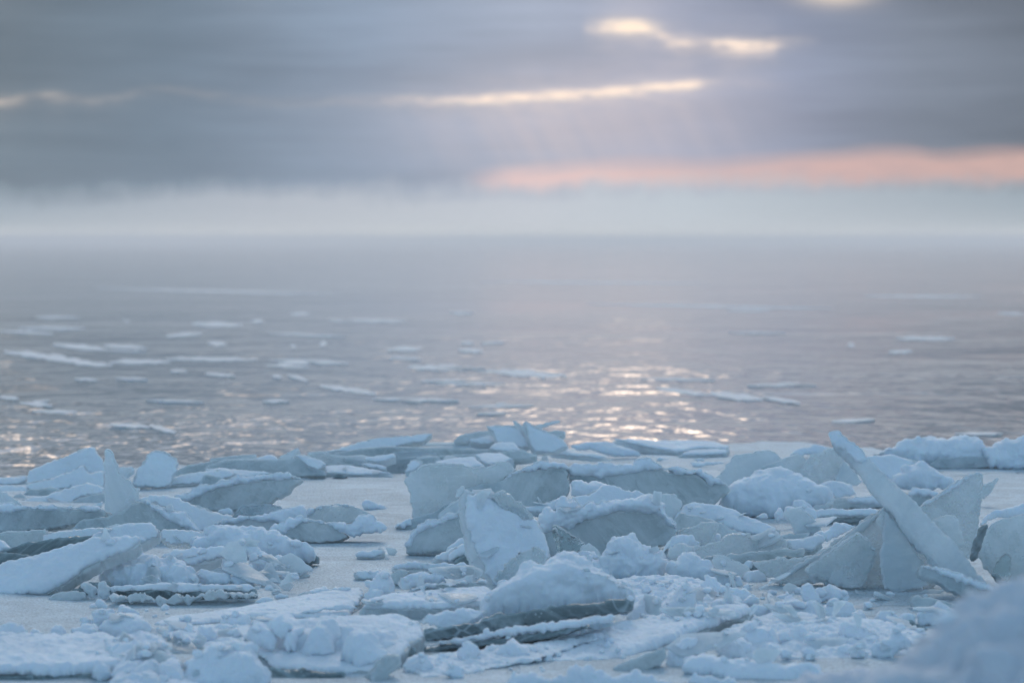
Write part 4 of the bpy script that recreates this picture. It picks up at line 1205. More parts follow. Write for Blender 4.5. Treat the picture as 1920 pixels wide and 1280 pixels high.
slab('large layered grey slab with a thick snow crest at centre', 'E122,104 E135,101 E148,98 E160,93 E175,88 E190,84 G0,85 G10,82 G24,83 G40,83 G47,86 G50,92 G52,98 G59,100 G56,109 G45,116 G25,118 G10,118 E192,120 E182,128 E165,130 E145,130 E128,124 E124,112', tilt=7, gy=1040, th=0.2, mat='ice',
     snow=[('E119,93 E122,86 E127,82 E133,83 E137,84 E138,81 E138,73 E142,70 E146,71 E150,75 E153,70 E156,72 E158,77 E162,78 E165,76 E172,75 E175,77 E180,74 E192,73 G0,72 G4,74 G12,74 G17,71 G26,69 G36,69 G42,73 G47,77 G46,80 G48,84 G52,90 G58,95 G59.5,100 G56,101 G52,99 G45,91 G35,86 G20,85 G10,83 G0,85 E190,85 E175,89 E160,96 E148,100 E130,103 E122,101',
            {'A': .03, 'L': .09, 'back': .22, 't': 0.05, 'R': 0.05})])
slab('clear triangular ice shard with bubbles in front of the layered slab', 'E133.5,100 E135,97.5 E138,98 E145,102 E152,106 E158,110.5 E164,114 E160,119 E155,124 E148,128 E143,130 E138,130 E137,120 E135,108', tilt=8, az=-12, gy=1052, th=0.02, mat='clear', name='ice_shard', cat='ice shard')
slab('narrow glassy rod of ice along the clear shard', 'E134.5,101 E137,99 E140,109 E141,120 E142.5,129 E139,130 E136.5,118', tilt=5, gy=1055, th=0.025, mat='clear', name='ice_shard', cat='ice shard')
slab('tall upright slab dusted with blue snow at the centre',
     'E47.5,71 E51,64 E55,63.5 E62,66 E67,68 E70,66.5 E77,69 E84,75 E93,79 E103,83 E112,89 E119,93 E124,101 E126,107 E130,116 E133,127 F133,12 F128,20 F120,26 F110,30 F100,34 F90,37 F80,42 F76,39 F73,30 F70,28 F62,22 F57,17 F55,10 F53,-10 E51,100 E48,88 E46.5,80',
     tilt=22, az=10, gy=1106, th=0.05, mat='frost', bev=0.016,
     snow=[('E53,68 E62,67 E68,70 E76,70 E84,76 E93,80 E103,84 E112,90 E119,95 E125,107 E130,120 F131,11 F118,24 F96,32 F82,39 F74,28 F67,17 F61,0 E58,113 E55,95 E52,78', {'t': 0.016, 'back': 0.01, 'L': 0.16, 'A': 0.02, 'R': .05})])
slab('translucent plate behind the top of the tall upright slab', 'E76,70 E82,66 E88,64 E93,68 E97,72 E104,77 E110,83 E117,90 E108,92 E95,84 E84,78', tilt=18, az=8, gy=1100, th=0.025, mat='glass')
slab('tiny bright chip of ice perched by the tall upright slab', 'E43,70.5 E45,66 E50,61.5 E50.8,64 E49,69 E46,70.5', tilt=5, gy=1098, th=0.012, mat='frost', name='ice_chip', cat='ice chip')
slab('slanting grey slab with a snow crest left of the tall upright slab', 'C188,116 E2,104 E8,100 E14,96 E18,93.5 E25,93 E29,94 E32,91 E40,88 E50,84 E54,94 E54,106 E46,112 E40,116 E34,120 E20,121.5 E5,122.5 C188,122', tilt=18, az=-6, gy=1042, th=0.10, mat='ice',
     snow=[('C187,117 E0,109 E1,104 E3,101 E8,98.5 E14,94.5 E18,92.5 E25,91.5 E29,93 E31,89 E40,86 E50,82 E51,86 E40,90.5 E30,97 E15,101 E8,106 E4,111 E0,116', {'back': .12, 'A': .02, 'L': .05, 't': .014})])
lump('wedge of snow packed under the slanting grey slab', 'E34,122 E42,114 E48,107 E54,104 E56,114 E46,120 E38,123', gy=1050, k=0.6)
slab('thick log-like slab pointing left under the tall upright slab', 'E35,127 E38,122.5 E45,117.5 E53,113.5 E58,118 F58,5 F48,9 F40,14.5 F36,14', tilt=20, gy=1064, th=0.08, mat='frost', dust=0.01)
slab('flatter slab beside the log-like slab on the open snow', 'E21,128.5 E30,123 E40,120 E46,118 E40,125 F36,13.5 F28,14 F20,13', tilt=40, gy=1062, th=0.04, mat='frost', dust=0.01)
slab('dark gritty ice in the shadow left of the tall upright slab', 'F40,15 F50,8 F57,4 F59,18 F46,18', tilt=10, gy=1066, th=0.08, mat='dark')
lump('great smooth snow mound in front of the tall upright slab',
     'F76,50 F84,44 F90,40 F95,32 F101,22 F108,18.5 F114,18 F120,20 F125,22 F130,17 F137,12 F143,10 F150,11 F162,14 F172,18 F177,23 F182,25 F190,27 H4,33 H12,40 H20,47 H14,52 F184,55 F160,57 F120,62 F95,66 F72,68 F70,60', gy=1186, tilt=42, k=0.75, L=0.22, A=0.05, name='snow_mound', cat='snow mound')
slab('ragged translucent ice fragment frozen into the mound', 'E101,118 E110,120.5 E113,118 E117,115 E120,119 E124,126 F126,12 F131,18 F124,26 F112,26 F100,30 F88,32 F81,30 F90,18 F98,6', tilt=15, gy=1124, th=0.05, mat='glass', jit=2.5, rough=2)
ML = 'small snow clods on the left flank of the mound'
for t, g in (('F81,36 F84,30 F90,30 F94,36 F90,42 F83,42', 1136), ('F84,46 F88,40 F96,38 F100,43 F96,49 F88,50', 1146), ('F74,44 F79,39 F84,42 F84,48 F77,50', 1146), ('F92,38 F97,32 F102,34 F102,40 F96,42', 1140), ('F96,50 F102,44 F108,46 F107,53 F100,55', 1156)):
    lump('small snow clod on the left flank of the great mound', t, gy=g, k=0.8, group=ML)
MR = 'snow clods on the right shoulder of the mound'
for t, g in (('F176,30 F182,26 F190,28 F192,36 F184,40 F177,37', 1140), ('F182,42 F190,36 H6,38 H10,46 H2,51 F186,50', 1158), ('F164,44 F172,40 F180,44 F180,52 F170,54', 1160), ('H4,33 H10,31 H17,36 H18,43 H10,45', 1150)):
    lump('snow clod on the right shoulder of the great mound', t, gy=g, k=0.7, group=MR)
slab('long thick slab with a dark cut edge below the mound',
     'F13,77 F27,76 F40,74 F64,72 F72,66 F95,63 F120,59 F150,55 F178,53.5 H0,51 H18,48 H18,55 H13,62 H0,63 F182,63.5 F150,67.5 F120,72 F95,76 F70,81 F45,85 F16,89 F13,84', tilt=8, gy=1204, th=0.2, mat='dark', bev=0.006, rough=0.7)
lump('snow overhanging the left end of the dark-edged slab', 'F-2,69 F10,64 F30,61 F50,58.5 F70,57 F77,60 F71,66 F65,73 F50,75.5 F30,79.5 F26,78.5 F23,72 F12,70.5', gy=1196, tilt=40, k=0.55, A=0.012, L=0.14)
slab('thin lower ledge with a strip of snow and teal front',
     'F-6,99 F20,93.5 F45,90 F70,87 F100,83 F130,78 F160,73.5 F167,74 F150,81 F130,86 F110,89 F85,94 F70,93 F50,95 F30,98 F10,102 F-6,106', tilt=8, gy=1226, th=0.2, mat='dark', rough=0.8,
     snow=[('F-4,96 F20,90.5 F50,86 F70,82.5 F73,77 F75,80.5 F100,75.5 F130,70.5 F160,67 F190,65 H0,65.5 F190,69 F160,74 F130,78.5 F100,83.5 F70,87.5 F40,91.5 F10,95.5 F-4,99', {'back': .22, 't': .014, 'A': .01})])
LL = 'round snow lumps along the foot of the lower ledge'
for t, g in (('F-2,104 F8,100 F16,101 F20,104 F30,108 F31,121 F10,123 F-3,119', 1262), ('F19,105 F28,98 F36,96 F42,100 F43,109 F35,115 F24,114', 1250), ('F44,98 F48,91 F55,90 F65,93 F68.5,102 F66,110 F58,115 F47,114', 1250),
             ('F65,94 F72,91 F80,93 F85,98 F81,107 F70,110', 1240), ('F29,117 F38,110 F45,109 F50.5,114 F50,121 F40,126 F31,124', 1274), ('F103,87 F110,84 F114.5,88 F112,93 F105,92', 1208),
             ('F115,85 F122,82 F126.5,88 F122,93 F116,91', 1207), ('F128,94 F138,88 F147,92 F147,99 F138,102 F129,99', 1226), ('F114,93 F124,90 F129,96 F124,100.5 F117,98', 1224), ('F146,81 F154,76 F160.5,78 F158.5,87 F150,90', 1204),
             ('F157,75 F164,73 F167,80 F160,84.5', 1192), ('F165,75 F180,67 F190,65.5 H0,68 H4,73 H2,78 F185,79.5 F172,81', 1184), ('F80,88 F86,84 F92,86 F92,92 F84,93', 1210)):
    lump('round snow lump along the foot of the teal lower ledge', t, gy=g, k=0.85, group=LL)
lump('flattened oval snow lump in front of the lower ledge', 'F79,99 F90,91 F96,85 F102,91 F110,95 F116.5,100 F117.5,104 F112,108 F98,109.5 F85,108', gy=1244, k=0.75, A=0.012)

# ------------------------------------------------------------------ right of centre
slab('broad smooth snow slab lying in the right foreground', 'F95,112 F140,96 F165,88 F182,83 H0,78 H18,73 H40,69 H70,65 H100,61 H124,58 H131,62 H121,68 H105,71 H90,77 H70,84 H62,88 H47,93 H30,100 H10,108 H0,111 F192,113 F150,116 F125,117 F95,122 F70,124', tilt=83, gy=1252, th=0.09, mat='ice', dust=0.025)
slab('grey ice edge showing under the broad smooth snow slab', 'F190,117 H0,113 H20,105 H47,93 H49,104 H43,111 H22,118 H0,121 F190,121', tilt=5, gy=1262, th=0.15, mat='ice')
lump('snow bulge at the end of the broad smooth slab', 'H44,101 H55,92 H65,88 H75,87 H85,90 H91,95 H86,101 H76,103 H69,105 H65,113 H61,122 H45,120', gy=1256, k=0.6)
lump('hollowed snow drift along the bottom edge', 'F92,134 F94,123 F95,120 F99,118 F115,120 F145,121 F148,115 F155,112.5 F170,114 F180,118 F192,121 H5,119.5 H20,118 H35,121 H57,127 H57,136', gy=1296, tilt=35, k=0.5, A=0.03, L=0.12)
slab('grey ice under the hollowed drift at the bottom', 'F96,126 F140,122 F172,121 H0,124 H30,125 H50,134 F96,136', tilt=8, gy=1288, th=0.08, mat='ice')
lump('smooth pale snow sheet in the bottom right foreground', 'H64,104 H80,104 H100,107 H140,110 H160,112 J0,112 J10,124 H160,130 H110,126 H95,121 H75,118 H63,116', gy=1276, tilt=60, k=0.4, A=0.012, name='snow_bank', cat='snow bank')
lump('bright little snow crest at the bottom edge', 'H68,132 H69,118 H76,116 H95,120 H110,124 H120,132', gy=1290, k=0.5)
CG = 'snow clods in the right foreground rubble'
CT = 'rounded snow clod in the right foreground rubble'
lump('pale oblong snow boulder at the front of the right rubble', 'H91,93 H93,90 H97,88 H110,89 H118,92 H124,98 H126,105 H118,109 H105,108 H96,103 H91.5,97', gy=1246, k=0.75, A=0.015)
lump('big round boulder of snow in the right foreground rubble', 'H117,78 H122,75 H130,73 H145,73 H153,78 H159,86 H156,96 H145,100 H132,99 H124,94 H119,86', gy=1226, tilt=32, k=0.7, L=0.12, A=0.03)
for t, g in (('H67,93 H73,90 H80,91 H82.5,98 H76,103 H70,102', 1226), ('H91,87 H98,78 H105,76 H112,78 H113,88 H110,92 H99,90', 1206), ('H111,87 H118,84 H127,92 H132,101 H128,107 H121,100', 1236), ('H104,73 H112,68 H120,72 H127,76 H120,82 H109,80', 1188),
             ('H127,83 H135,78 H142,80 H144.5,89 H138,95 H129,92', 1220), ('H161,86 H168,78 H176,75 H184,80 H187.5,89 H184,98 H172,99 H162,95', 1224), ('H117,67 H125,62 H132,65 H136,72 H125,75 H114,72', 1174), ('H125,61 H132,56 H145,55 H155,56 H159,63 H148,68 H134,68', 1162),
             ('H155,65 H160,60 H168,61 H174,67 H170,73 H159,72', 1172), ('J-4,69 J5,67 J10,70 J14,76 J10,86 J0,88 H178,84', 1202), ('J14,76 J28,73 J42,72 J47,78 J56,81 J51,90 J40,98 J30,94 J19,88', 1222),
             ('J51,65 J57,60 J68,59 J73,60 J77,67 J73,77 J60,79 J52,74', 1182), ('J74,63 J80,59 J87,61 J93,67 J88,74 J80,76 J75,70', 1176), ('J11,100 J20,92 J24,87 J28,92 J33,99 J25,105 J14,105', 1236), ('J47,96 J60,88 J70,82 J78,80 J90,84 J102,87 J90,94 J75,100 J60,106 J49,104', 1238),
             ('J54,82 J62,79 J70,80 J75,83 J62,91 J55,90', 1206), ('H183,72 H190,68 J3,70 J2,78 H190,82 H182,79', 1194), ('H140,66 H150,62 H158,66 H156,73 H144,74', 1174), ('H78,84 H86,80 H93,82 H92,89 H84,91', 1206)):
    lump(CT, t, gy=g, k=0.85, group=CG)
lump('lumpy snow bank behind the right foreground rubble', 'H150,54 H158,50 H163,47 H168,50 H175,54 H182,54 H190,56 J5,58 J20,60 J40,62 J40,70 J10,74 H185,74 H160,66', gy=1166, tilt=60, k=0.35, L=0.07, A=0.03, name='snow_bank', cat='snow bank')
lump('round-topped snow knob beside the flat shadowed strip', 'H171,46 H175,37 H180,34 H186,35 H188.5,40 J2,46 J0,52 H188,56 H178,55 H172,52', gy=1138, k=0.75)
lump('flat-topped snow block right of the round knob', 'H188,46 J0,38 J7,36 J13,36.5 J20,39 J24,38 J27.5,41 J28,48 J15,52 J3,52', gy=1130, k=0.7)
lump('low snow crust left of the round knob', 'H152,50 H160,42 H168,42 H173,46 H165,50 H158,52', gy=1128, k=0.6)
lump('strip of broken snow behind the right foreground rubble', 'J-2,54 J15,50 J25,53 J35,56 J41,60 J30,68 J15,70 J2,68', gy=1166, tilt=48, k=0.5, L=0.05)
slab('block of ice with dark patches half buried on the right', 'J86,53 J87,48 J92,47 J120,53 J136,57.5 J132,64 J110,60 J95,58', tilt=5, gy=1144, th=0.1, mat='ice')
lump('snow lump on top of the half-buried patched block', 'J89,65 J100,60 J105,56 J112,54 J118,53 J124,54 J131,60 J127,70 J118,77 J105,76 J94,72', gy=1176, k=0.7, L=0.09)
slab('dark wet slab peeping out of the right rubble', 'J83,69.5 J87,68 J92,72 J100,75 J104,78 J92,82 J84,78', tilt=10, gy=1184, th=0.08, mat='dark')
slab('small dark flake of ice in the right rubble', 'J42,71 J53,75 J53,79 J46,80', tilt=10, gy=1182, th=0.04, mat='dark')

# centre right rubble at the foot of the standing slabs
lump('cauliflower-shaped snow clump right of the mound',
     'E180,126 E184,118 E190,111 G0,108 G8,107 G12,107 G15.5,105 G18,108 G21,112 G22,115 G28,116.5 G34,117 G37,122 G43,122 G48,126 H49,9 H46,15 H50.5,19 H47,28 H35,32 H20,34 H5,32 F185,28 F178,22 F176,13', gy=1094, tilt=26, k=0.7, L=0.075, A=0.035, name='snow_clump', cat='snow clump')
slab('thin frosted plate leaning behind the cauliflower clump', 'E157,124 E162,116 E168,113 E173,117 E182,128 F180,12 F170,8 F160,6', tilt=20, gy=1062, th=0.025, mat='frost')
lump('curled snow lump in front of the thin leaning plate', 'F157,8 F158,4 F163,2 F168,1.5 F174,5 F178.5,11 F181,16 F170,18 F160,15', gy=1072, k=0.7)
lump('snow bank between the mound and the cauliflower clump', 'F140,10 F150,8 F160,8 F180,14 F192,26 H6,34 F186,34 F170,22 F150,16', gy=1096, tilt=45, k=0.5)
lump('smooth folded snow clump beside the cauliflower clump', 'H48,21 H50,17 H56,14 H62,8 H70,5 H78,7 H85,12 H92,16 H95,22 H105,23 H111,30 H111,38 H100,39 H85,35 H70,33 H57,30', gy=1100, tilt=28, k=0.7, L=0.1, A=0.03, name='snow_clump', cat='snow clump')
lump('round snow lump set on the folded snow clump', 'H74,21 H78,15 H85,15 H92,17 H94.5,24 H88,29 H79,28', gy=1098, k=0.7)
slab('pale bare plate standing behind the folded snow clump', 'H91,12 H93,9 H97,7 H102,8 H107,11 H115,15 H122,17 H126.5,21.5 H122,26 H112,30 H104,27 H95,20', tilt=25, gy=1090, th=0.04, mat='frost')
slab('curved knife of thin ice sticking up from the snow', 'H106.5,24 H108.5,24.5 H113,32 H117.5,41 H114,44 H110,37', tilt=10, gy=1116, th=0.012, mat='frost', name='ice_shard', cat='ice shard')
lump('long snow drift with a fallen tail in front of the knife of ice', 'H80,42 H83,31 H85,28.5 H92,31 H100,37 H105,38 H110,40 H115,41 H125,43 H132,44 H143,48 H145.5,52 H138,55 H128,56 H118,60 H115,58 H105,52 H98,50 H93,53 H88,48', gy=1134, tilt=30, k=0.7, L=0.07, A=0.02)
lump('flat-topped snow block beside the big leaning triangle', 'H119,28 H121,24 H126,22 H135,22 H140,21 H145,23 H148.5,28 H142,32 H138,37 H130,39 H121,35', gy=1094, k=0.7)
lump('small cone of snow below the flat-topped block', 'H119,39 H123,33 H127,35 H131,41 H121,42', gy=1106, k=0.7)
lump('small snow lump right of the pale bare plate', 'H112,30 H118,28 H121.5,36 H119,41 H113,37', gy=1100, k=0.7)
lump('smooth snow pyramid in the middle foreground', 'H41,66 H42,60 H48,52 H55,42 H60,36 H67,30 H72,34 H78,42 H81.5,51 H79,60 H65,66 H46,69', gy=1162, tilt=30, k=0.6, L=0.14, A=0.02)
lump('half-round snow lump right of the snow pyramid', 'H91,56 H96,50 H100,48 H107,51 H114,56 H115,60.5 H100,62 H92,61', gy=1150, k=0.75)
lump('small clod between the pyramid and the half-round lump', 'H81,50 H88,46 H93.5,52 H90,60 H81,59', gy=1146, k=0.8)
lump('crumbly snow clump left of the snow pyramid', 'H29,46 H36,40 H38,35 H45,34 H52,37 H53.5,44 H48,51 H37,51', gy=1130, k=0.8, L=0.05)
lump('rough snow foot between the dark-edged slab and the pyramid', 'H11,64 H13,54 H20,50 H30,47 H42,49 H49,50 H44,61 H42,69 H26,73 H10,73', gy=1170, tilt=34, k=0.6, L=0.07)
slab('buried flat piece of grey ice in the central rubble', 'H19,34 H33,32 H35,29 H44,30 H44.5,37 H38,39 H30,45 H22,40', tilt=30, gy=1108, th=0.06, mat='pale', dust=0.014)
lump('small snow crumb pile behind the snow pyramid', 'H50,32 H54,28 H58,25 H61.5,30 H56,34', gy=1088, k=0.7)

# right middle: plates behind
slab('long tapering slab with a snowy back right of the layered slab', 'G56,92 G62,83 G70,77 G74,76 G80,78 G95,80 G108,82 G114,85 G120,89 G132,93 G148,98.5 G155,102 G142,108 G128,107 G110,102 G100,96 G85,94 G70,97', tilt=52, gy=1008, th=0.07, mat='ice', dust=0.02)
slab('grey underside of the long tapering slab', 'G54,96 G62,86 G75,89 G90,93 G100,96 G110,102 G124,104 G112,108 G100,110 G85,106 G70,104 G58,104', tilt=0, gy=1022, th=0.1, mat='ice')
slab('upright translucent plate with a hooked corner', 'G58,104 G64,100.5 G70,98 G78,95 G83,93.5 G90,94 G95.8,95.5 G94,100 G93,106 G95,112 G85,115 G75,114 G62,112', tilt=12, az=-10, gy=1038, th=0.03, mat='glass')
lump('snow bank at the foot of the hooked plate', 'G44,118 G50,110 G58,104 G66,106 G70,104 G74,107 G78,112 G81,117 G70,120 G55,119.5', gy=1048, k=0.7, L=0.06)
lump('little snow horn beside the hooked plate', 'G92,112 G96,104 G99,105 G101.5,112 G95,114.5', gy=1032, k=0.7)
slab('glossy clear-topped slab with bright glints right of centre',
     'G75,121 G82,117 G95,113.5 G101,112 G104,108 G110,105 G118,104 G126,103 G129,105.5 G127,109 G135,109 G150,107 G157,108 G161.5,112 G161,117 G165,121 G150,122 G130,124 G117,125 G100,129 G82,129', tilt=36, gy=1062, th=0.05, mat='glass', rough=1.6)
slab('grey underside of the glossy clear-topped slab', 'G84,127 G100,127 G120,124 G145,121 G160,120.5 G178,119 H178,9 H165,13 H150,16 H140,15 H130,17 H115,16 H100,9 H90,10', tilt=7, gy=1070, th=0.1, mat='ice')
slab('dark teal sheet added for the gap under the glossy slab', 'H124,22 H125,15 H135,14 H150,12 H165,10 H180,8 H182,14 H168,22 H150,25 H128,25', tilt=5, gy=1076, th=0.08, mat='dark')  # sheet put in so the inside of the gap reads dark
slab('small upright fin of ice before the dark teal gap', 'H146,23 H150,18 H151,11 H155,10 H160,13 H165.5,18.5 H160,22 H150,26', tilt=15, gy=1084, th=0.03, mat='frost')
lump('flat frosted lump left of the glossy slab', 'G48,126 G52,119 G58,116 G66,116 G75,119 G77,123 G65,126 G52,128', gy=1060, k=0.6, mat='frost', name='ice_lump', cat='ice lump')
lump('broad blue snow mound at right middle distance', 'G95,80 G100,70 G106,61.5 G115,57 G125,52 G130,48 G140,47 G148,46 G155,45 G162,47 G170,52 G180,57 G190,62 I2,64 I8,67 I13,70 I12,74 I5,79 I-4,82 G178,82 G165,82 G150,88 G130,87 G112,83', gy=974, tilt=40, k=0.55, L=0.16, A=0.035, name='snow_mound', cat='snow mound')
slab('icy edge under the right end of the broad blue mound', 'I-8,82 I5,77.5 I13,72 I14,77 I6,81 I-2,84', tilt=20, gy=978, th=0.05, mat='pale')
RM = 'snow crumbs at the foot of the broad blue mound'
for t, g in (('G131,89 G138,85 G143,86 G144.5,90 G135,91', 986), ('G149,90 G153,84 G158,82 G161,91 G154,93', 994), ('G165,80 G170,73 G178,73 G185,76 G191,83 G180,86 G171,84', 984), ('G158,88 G163,80 G170,80 G172,86 G166,92', 992)):
    lump('crumbly snow lump at the foot of the broad blue mound', t, gy=g, k=0.7, L=0.05, group=RM)
lump('curved snow ledge behind the upright fin at right', 'G169,82 G176,78 G185,81 G192,85 I4,91 G190,96 G182,92', gy=1000, k=0.6)
slab('fin-shaped bare plate standing right of the open snow', 'G159,84.5 G163,82 G172,82 G180,86 G188,93 G192.5,97.5 I2,102 G190,104 G180,105 G168,105 G168,98 G163,92 G160,88', tilt=10, gy=1005, th=0.03, mat='frost')
slab('pale sloping slab rising behind the broad blue mound', 'G94,53 G102,45 G108,37 G114,31 G120,30 G130,30 G138,28 G144,27 G150,29 G157.5,36 G155,38 G140,43 G133,50 G125,55 G115,59 G106,63 G100,58', tilt=20, az=-6, gy=922, th=0.07, mat='frost')
slab('grey slab overlapping the pale sloping slab', 'G129,48 G140,43 G155,37 G165,33 G173,32 G178,34 G181.5,37 G177,44 G172.5,53 G163,51 G155,50 G145,50', tilt=14, gy=924, th=0.08, mat='pale')
slab('light translucent plate behind the tip of the leaning beam', 'G171,53 G175,46 G180,39 G185,31 G192,30 I8,25 I15,23 I22,30 I24,35 I21,42 I18,50 I16,55 I5,57 G188,60 G180,58', tilt=12, gy=928, th=0.05, mat='glass')
slab('clear-edged little plate under the tip of the leaning beam', 'I16,55 I20,44 I23,37.5 I28,43 I34,48 I37.5,54 I41,57 I35,59.5 I25,59 I18,57', tilt=12, gy=930, th=0.03, mat='frost')
lump('low snow crust between the beam and the blue mound', 'I-6,56 I10,54.5 I20,56.5 I27,58 I30,56 I34,62 I37,67 I25,70 I15,71 I8,67 I-4,63', gy=942, tilt=50, k=0.45, L=0.05)
slab('thin dark plate edge beside the fin-shaped plate', 'G153,107 G165,104.5 G185,103 G181,108 G165,111', tilt=20, gy=1011, th=0.04, mat='ice')
slab('snowy plate between the glossy slab and the big triangle', 'G160,112 G175,109.5 G186,108 I0,105 I4,110 I0,116 G185,122 G166,121', tilt=44, gy=1046, th=0.06, mat='ice', dust=0.016)
lump('sparkling crumbly frost behind the big leaning triangle', 'G178,110 G183,103.5 G192,102 I5,105 I10,101 I15,92.5 I20,92 I30,94 I40,95 I36,99 I26,104 I13,109 I0,114 G186,113', gy=1040, tilt=25, k=0.5, L=0.05, A=0.02, mat='snow')
slab('flat straight slab with a dark underside left of the beam', 'I-6,83 I10,82.5 I30,83 I45,82 I53,82.5 I58,85 I50,88 I40,89 I10,90.5 I-6,90.5', tilt=48, gy=985, th=0.06, mat='ice', dust=0.016)
slab('dark underside strip below the flat straight slab', 'I-6,91 I20,90 I50,87.5 I52,91 I30,94.5 I-6,95.5', tilt=0, gy=984, th=0.06, mat='ice')
slab('shaded slab edge with snow on top behind the beam', 'I12,80 I14,72 I35,74 I57,74 I64,79.5 I50,81 I30,81 I15,82', tilt=10, gy=960, th=0.12, mat='ice',
     snow=[('I22,74 I25,72.5 I35,71.5 I50,70.5 I57,71.5 I62,77 I50,77 I35,77 I26,76', {'back': .12})])

# ------------------------------------------------------------------ right: the leaning beam and its triangle
slab('long beam of ice leaning to the upper left on the right',
     'I8,11.5 I10,10.6 I17,10.4 I21,12 I30,20 I40,28 I48,35.5 I60,47 I70,57 I85,70 I95,80 I105,91 I120,106 I135,122 J145,20 J158,34 J164,37 J173,38 J172,42 J164,46 J150,42 J130,34 J115,22 J100,6 I85,110 I75,96 I68,84 I60,77 I50,66 I43,57 I35,45 I23,33 I15,24 I12,20',
     tilt=22, az=-14, gy=1122, th=0.09, mat='frost', name='ice_beam', cat='ice beam', bev=0.024, jit=0.8, rough=1.2,
     snow=[('I8.5,12 I10,10.3 I17,10 I21,12 I30,20 I40,28 I46,35 I40,40 I30,33 I20,25 I14,20 I12,16', {'t': 0.012, 'back': 0.08, 'A': 0.008})])
slab('big translucent triangle of ice propped against the leaning beam',
     'G128,131 G160,128 I-6,126 I10,117 I25,106.5 I40,95.5 I50,88 I57,83.5 I62,79 I66,84 I75,95 I85,108 J92,0 J104,14 J116,30 J105,38 J90,41.5 J60,42 J30,41 J10,36 J0,31 H170,36 H150,34', tilt=14, az=-6, gy=1104, th=0.05, mat='glass', rough=2.2, bev=0.012, jit=1.0)
slab('raised rib along the left edge of the big triangle', 'H146,31.5 H160,25 H180,12 I0,125 I20,110.5 I40,96.5 I57,83.5 I59,86 I42,100 I22,115 I2,129 H180,16 H160,29 H150,33', tilt=14, az=-6, gy=1103, th=0.03, mat='frost', name='ice_shard', cat='ice shard')
slab('thin inner spar crossing the top of the big triangle', 'I62,80 I65,82 I72,93 I80,104 I78,106 I70,97 I63,86', tilt=14, gy=1101, th=0.02, mat='frost', name='ice_shard', cat='ice shard')
slab('curved rib of ice low on the big triangle', 'J13,22 J24,17 J35,11 J42,8 J44,2 J48,-2 J47,6 J45,12 J43,20 J41,14 J28,19 J16,25', tilt=10, gy=1106, th=0.025, mat='frost', name='ice_shard', cat='ice shard')
lump('frosty crumbs on the left foot of the big triangle', 'J-10,26 J0,14 J8,12 J14,16 J16,24 J22,30 J10,36 J-6,34', gy=1106, k=0.35, mat='frost', L=0.05, name='ice_lump', cat='ice lump')
slab('right-hand translucent triangle with a frosted top edge', 'I93,82 I97,77 I110,70 I128,57 I142,49 I149,47 I153,50 I152.5,65 I152,80 I150,95 I148,110 I146,128 J147,0 J142,12 J130,6 I120,110 I108,96 I97,85', tilt=10, az=8, gy=1080, th=0.035, mat='glass',
     snow=[('I96,78 I110,70 I128,57 I142,49 I149,46.5 I152,49 I148,50 I132,59 I112,73 I98,80', {'t': 0.008, 'back': 0.04, 'A': 0.006, 'R': 0.012})])
slab('rounded plate seen against the right-hand triangle', 'I105,92 I120,88.5 I127,88 I131,92 I135,105 I138,116 I132,120 I122,110', tilt=8, gy=1102, th=0.02, mat='frost')
slab('small slanting plate behind the right-hand triangle', 'I152,61 I160,57 I166,53 I169.5,53 I164,62 I159,70 I155,74 I152,71', tilt=10, gy=946, th=0.02, mat='glass')
slab('dark wedge with a snow cap between beam and triangle', 'I82,71 I88,67 I95,66 I112,69 I105,73 I97,79 I94,80 I88,76', tilt=5, gy=956, th=0.1, mat='ice',
     snow=[('I83,69.5 I88,62 I95,63 I111,67.5 I108,70 I95,69 I88,69', {'back': .1})])
lump('stepped snow mound behind the right-hand triangle', 'I66,57 I68,53 I72,50 I79,49 I77.5,46 I77,43 I80,41 I88,39 I95,37.5 I101,39 I106,43 I112,48 I118,51 I129,58 I120,62 I100,64 I80,64 I72,62', gy=924, tilt=32, k=0.55, L=0.1, A=0.03, name='snow_mound', cat='snow mound')
slab('smooth blue plate behind the middle of the leaning beam', 'I44,33.5 I55,32 I68,31.5 I80,35 I93,38.5 I84,44 I80,52 I68,57 I58,50 I50,42', tilt=40, gy=902, th=0.06, mat='frost', dust=0.012)
lump('layered bank of snowy ice on the far right shore', 'I46,34 I55,28 I65,24 I70,26 I74,21 I80,19 I88,17 I90,14 I105,14 I112,15.5 I123,16 I135,15.5 I145,16 I150,18.5 I155,22 I158,30 I158,43 I140,43.5 I110,43 I104,41 I97,39 I88,38 I70,33', gy=877, tilt=22, k=0.6, L=0.14, A=0.06, mat='snow', name='snow_bank', cat='snow bank')
slab('flat upper layer jutting from the far right bank', 'I76,26.5 I90,23 I108,21.5 I126,20 I122,24 I100,26 I80,29', tilt=55, gy=874, th=0.05, mat='frost', dust=0.014)
slab('stubby middle layer of the far right bank', 'I85,31 I92,26.5 I100,27 I112,29 I118,33 I100,36 I88,35', tilt=40, gy=876, th=0.06, mat='frost', dust=0.012)
slab('grey ice base of the far right bank', 'I104,40 I112,35 I135,33 I155,33 I160,42.5 I140,44 I110,43.5', tilt=5, gy=879, th=0.1, mat='pale')
lump('smaller snowy ice bank running off the far right edge', 'I152,26 I160,22 I165,20 I175,17.5 I185,15.5 I206,14 I208,46 I180,44 I160,43.5 I154,36', gy=879, tilt=22, k=0.5, L=0.12, A=0.05, mat='snow', name='snow_bank', cat='snow bank')
slab('long tilted layer at the far right edge', 'I155,34 I165,29 I178,24 I188,26 I206,24 I206,32 I180,36 I160,41', tilt=35, gy=877, th=0.06, mat='frost', dust=0.01)
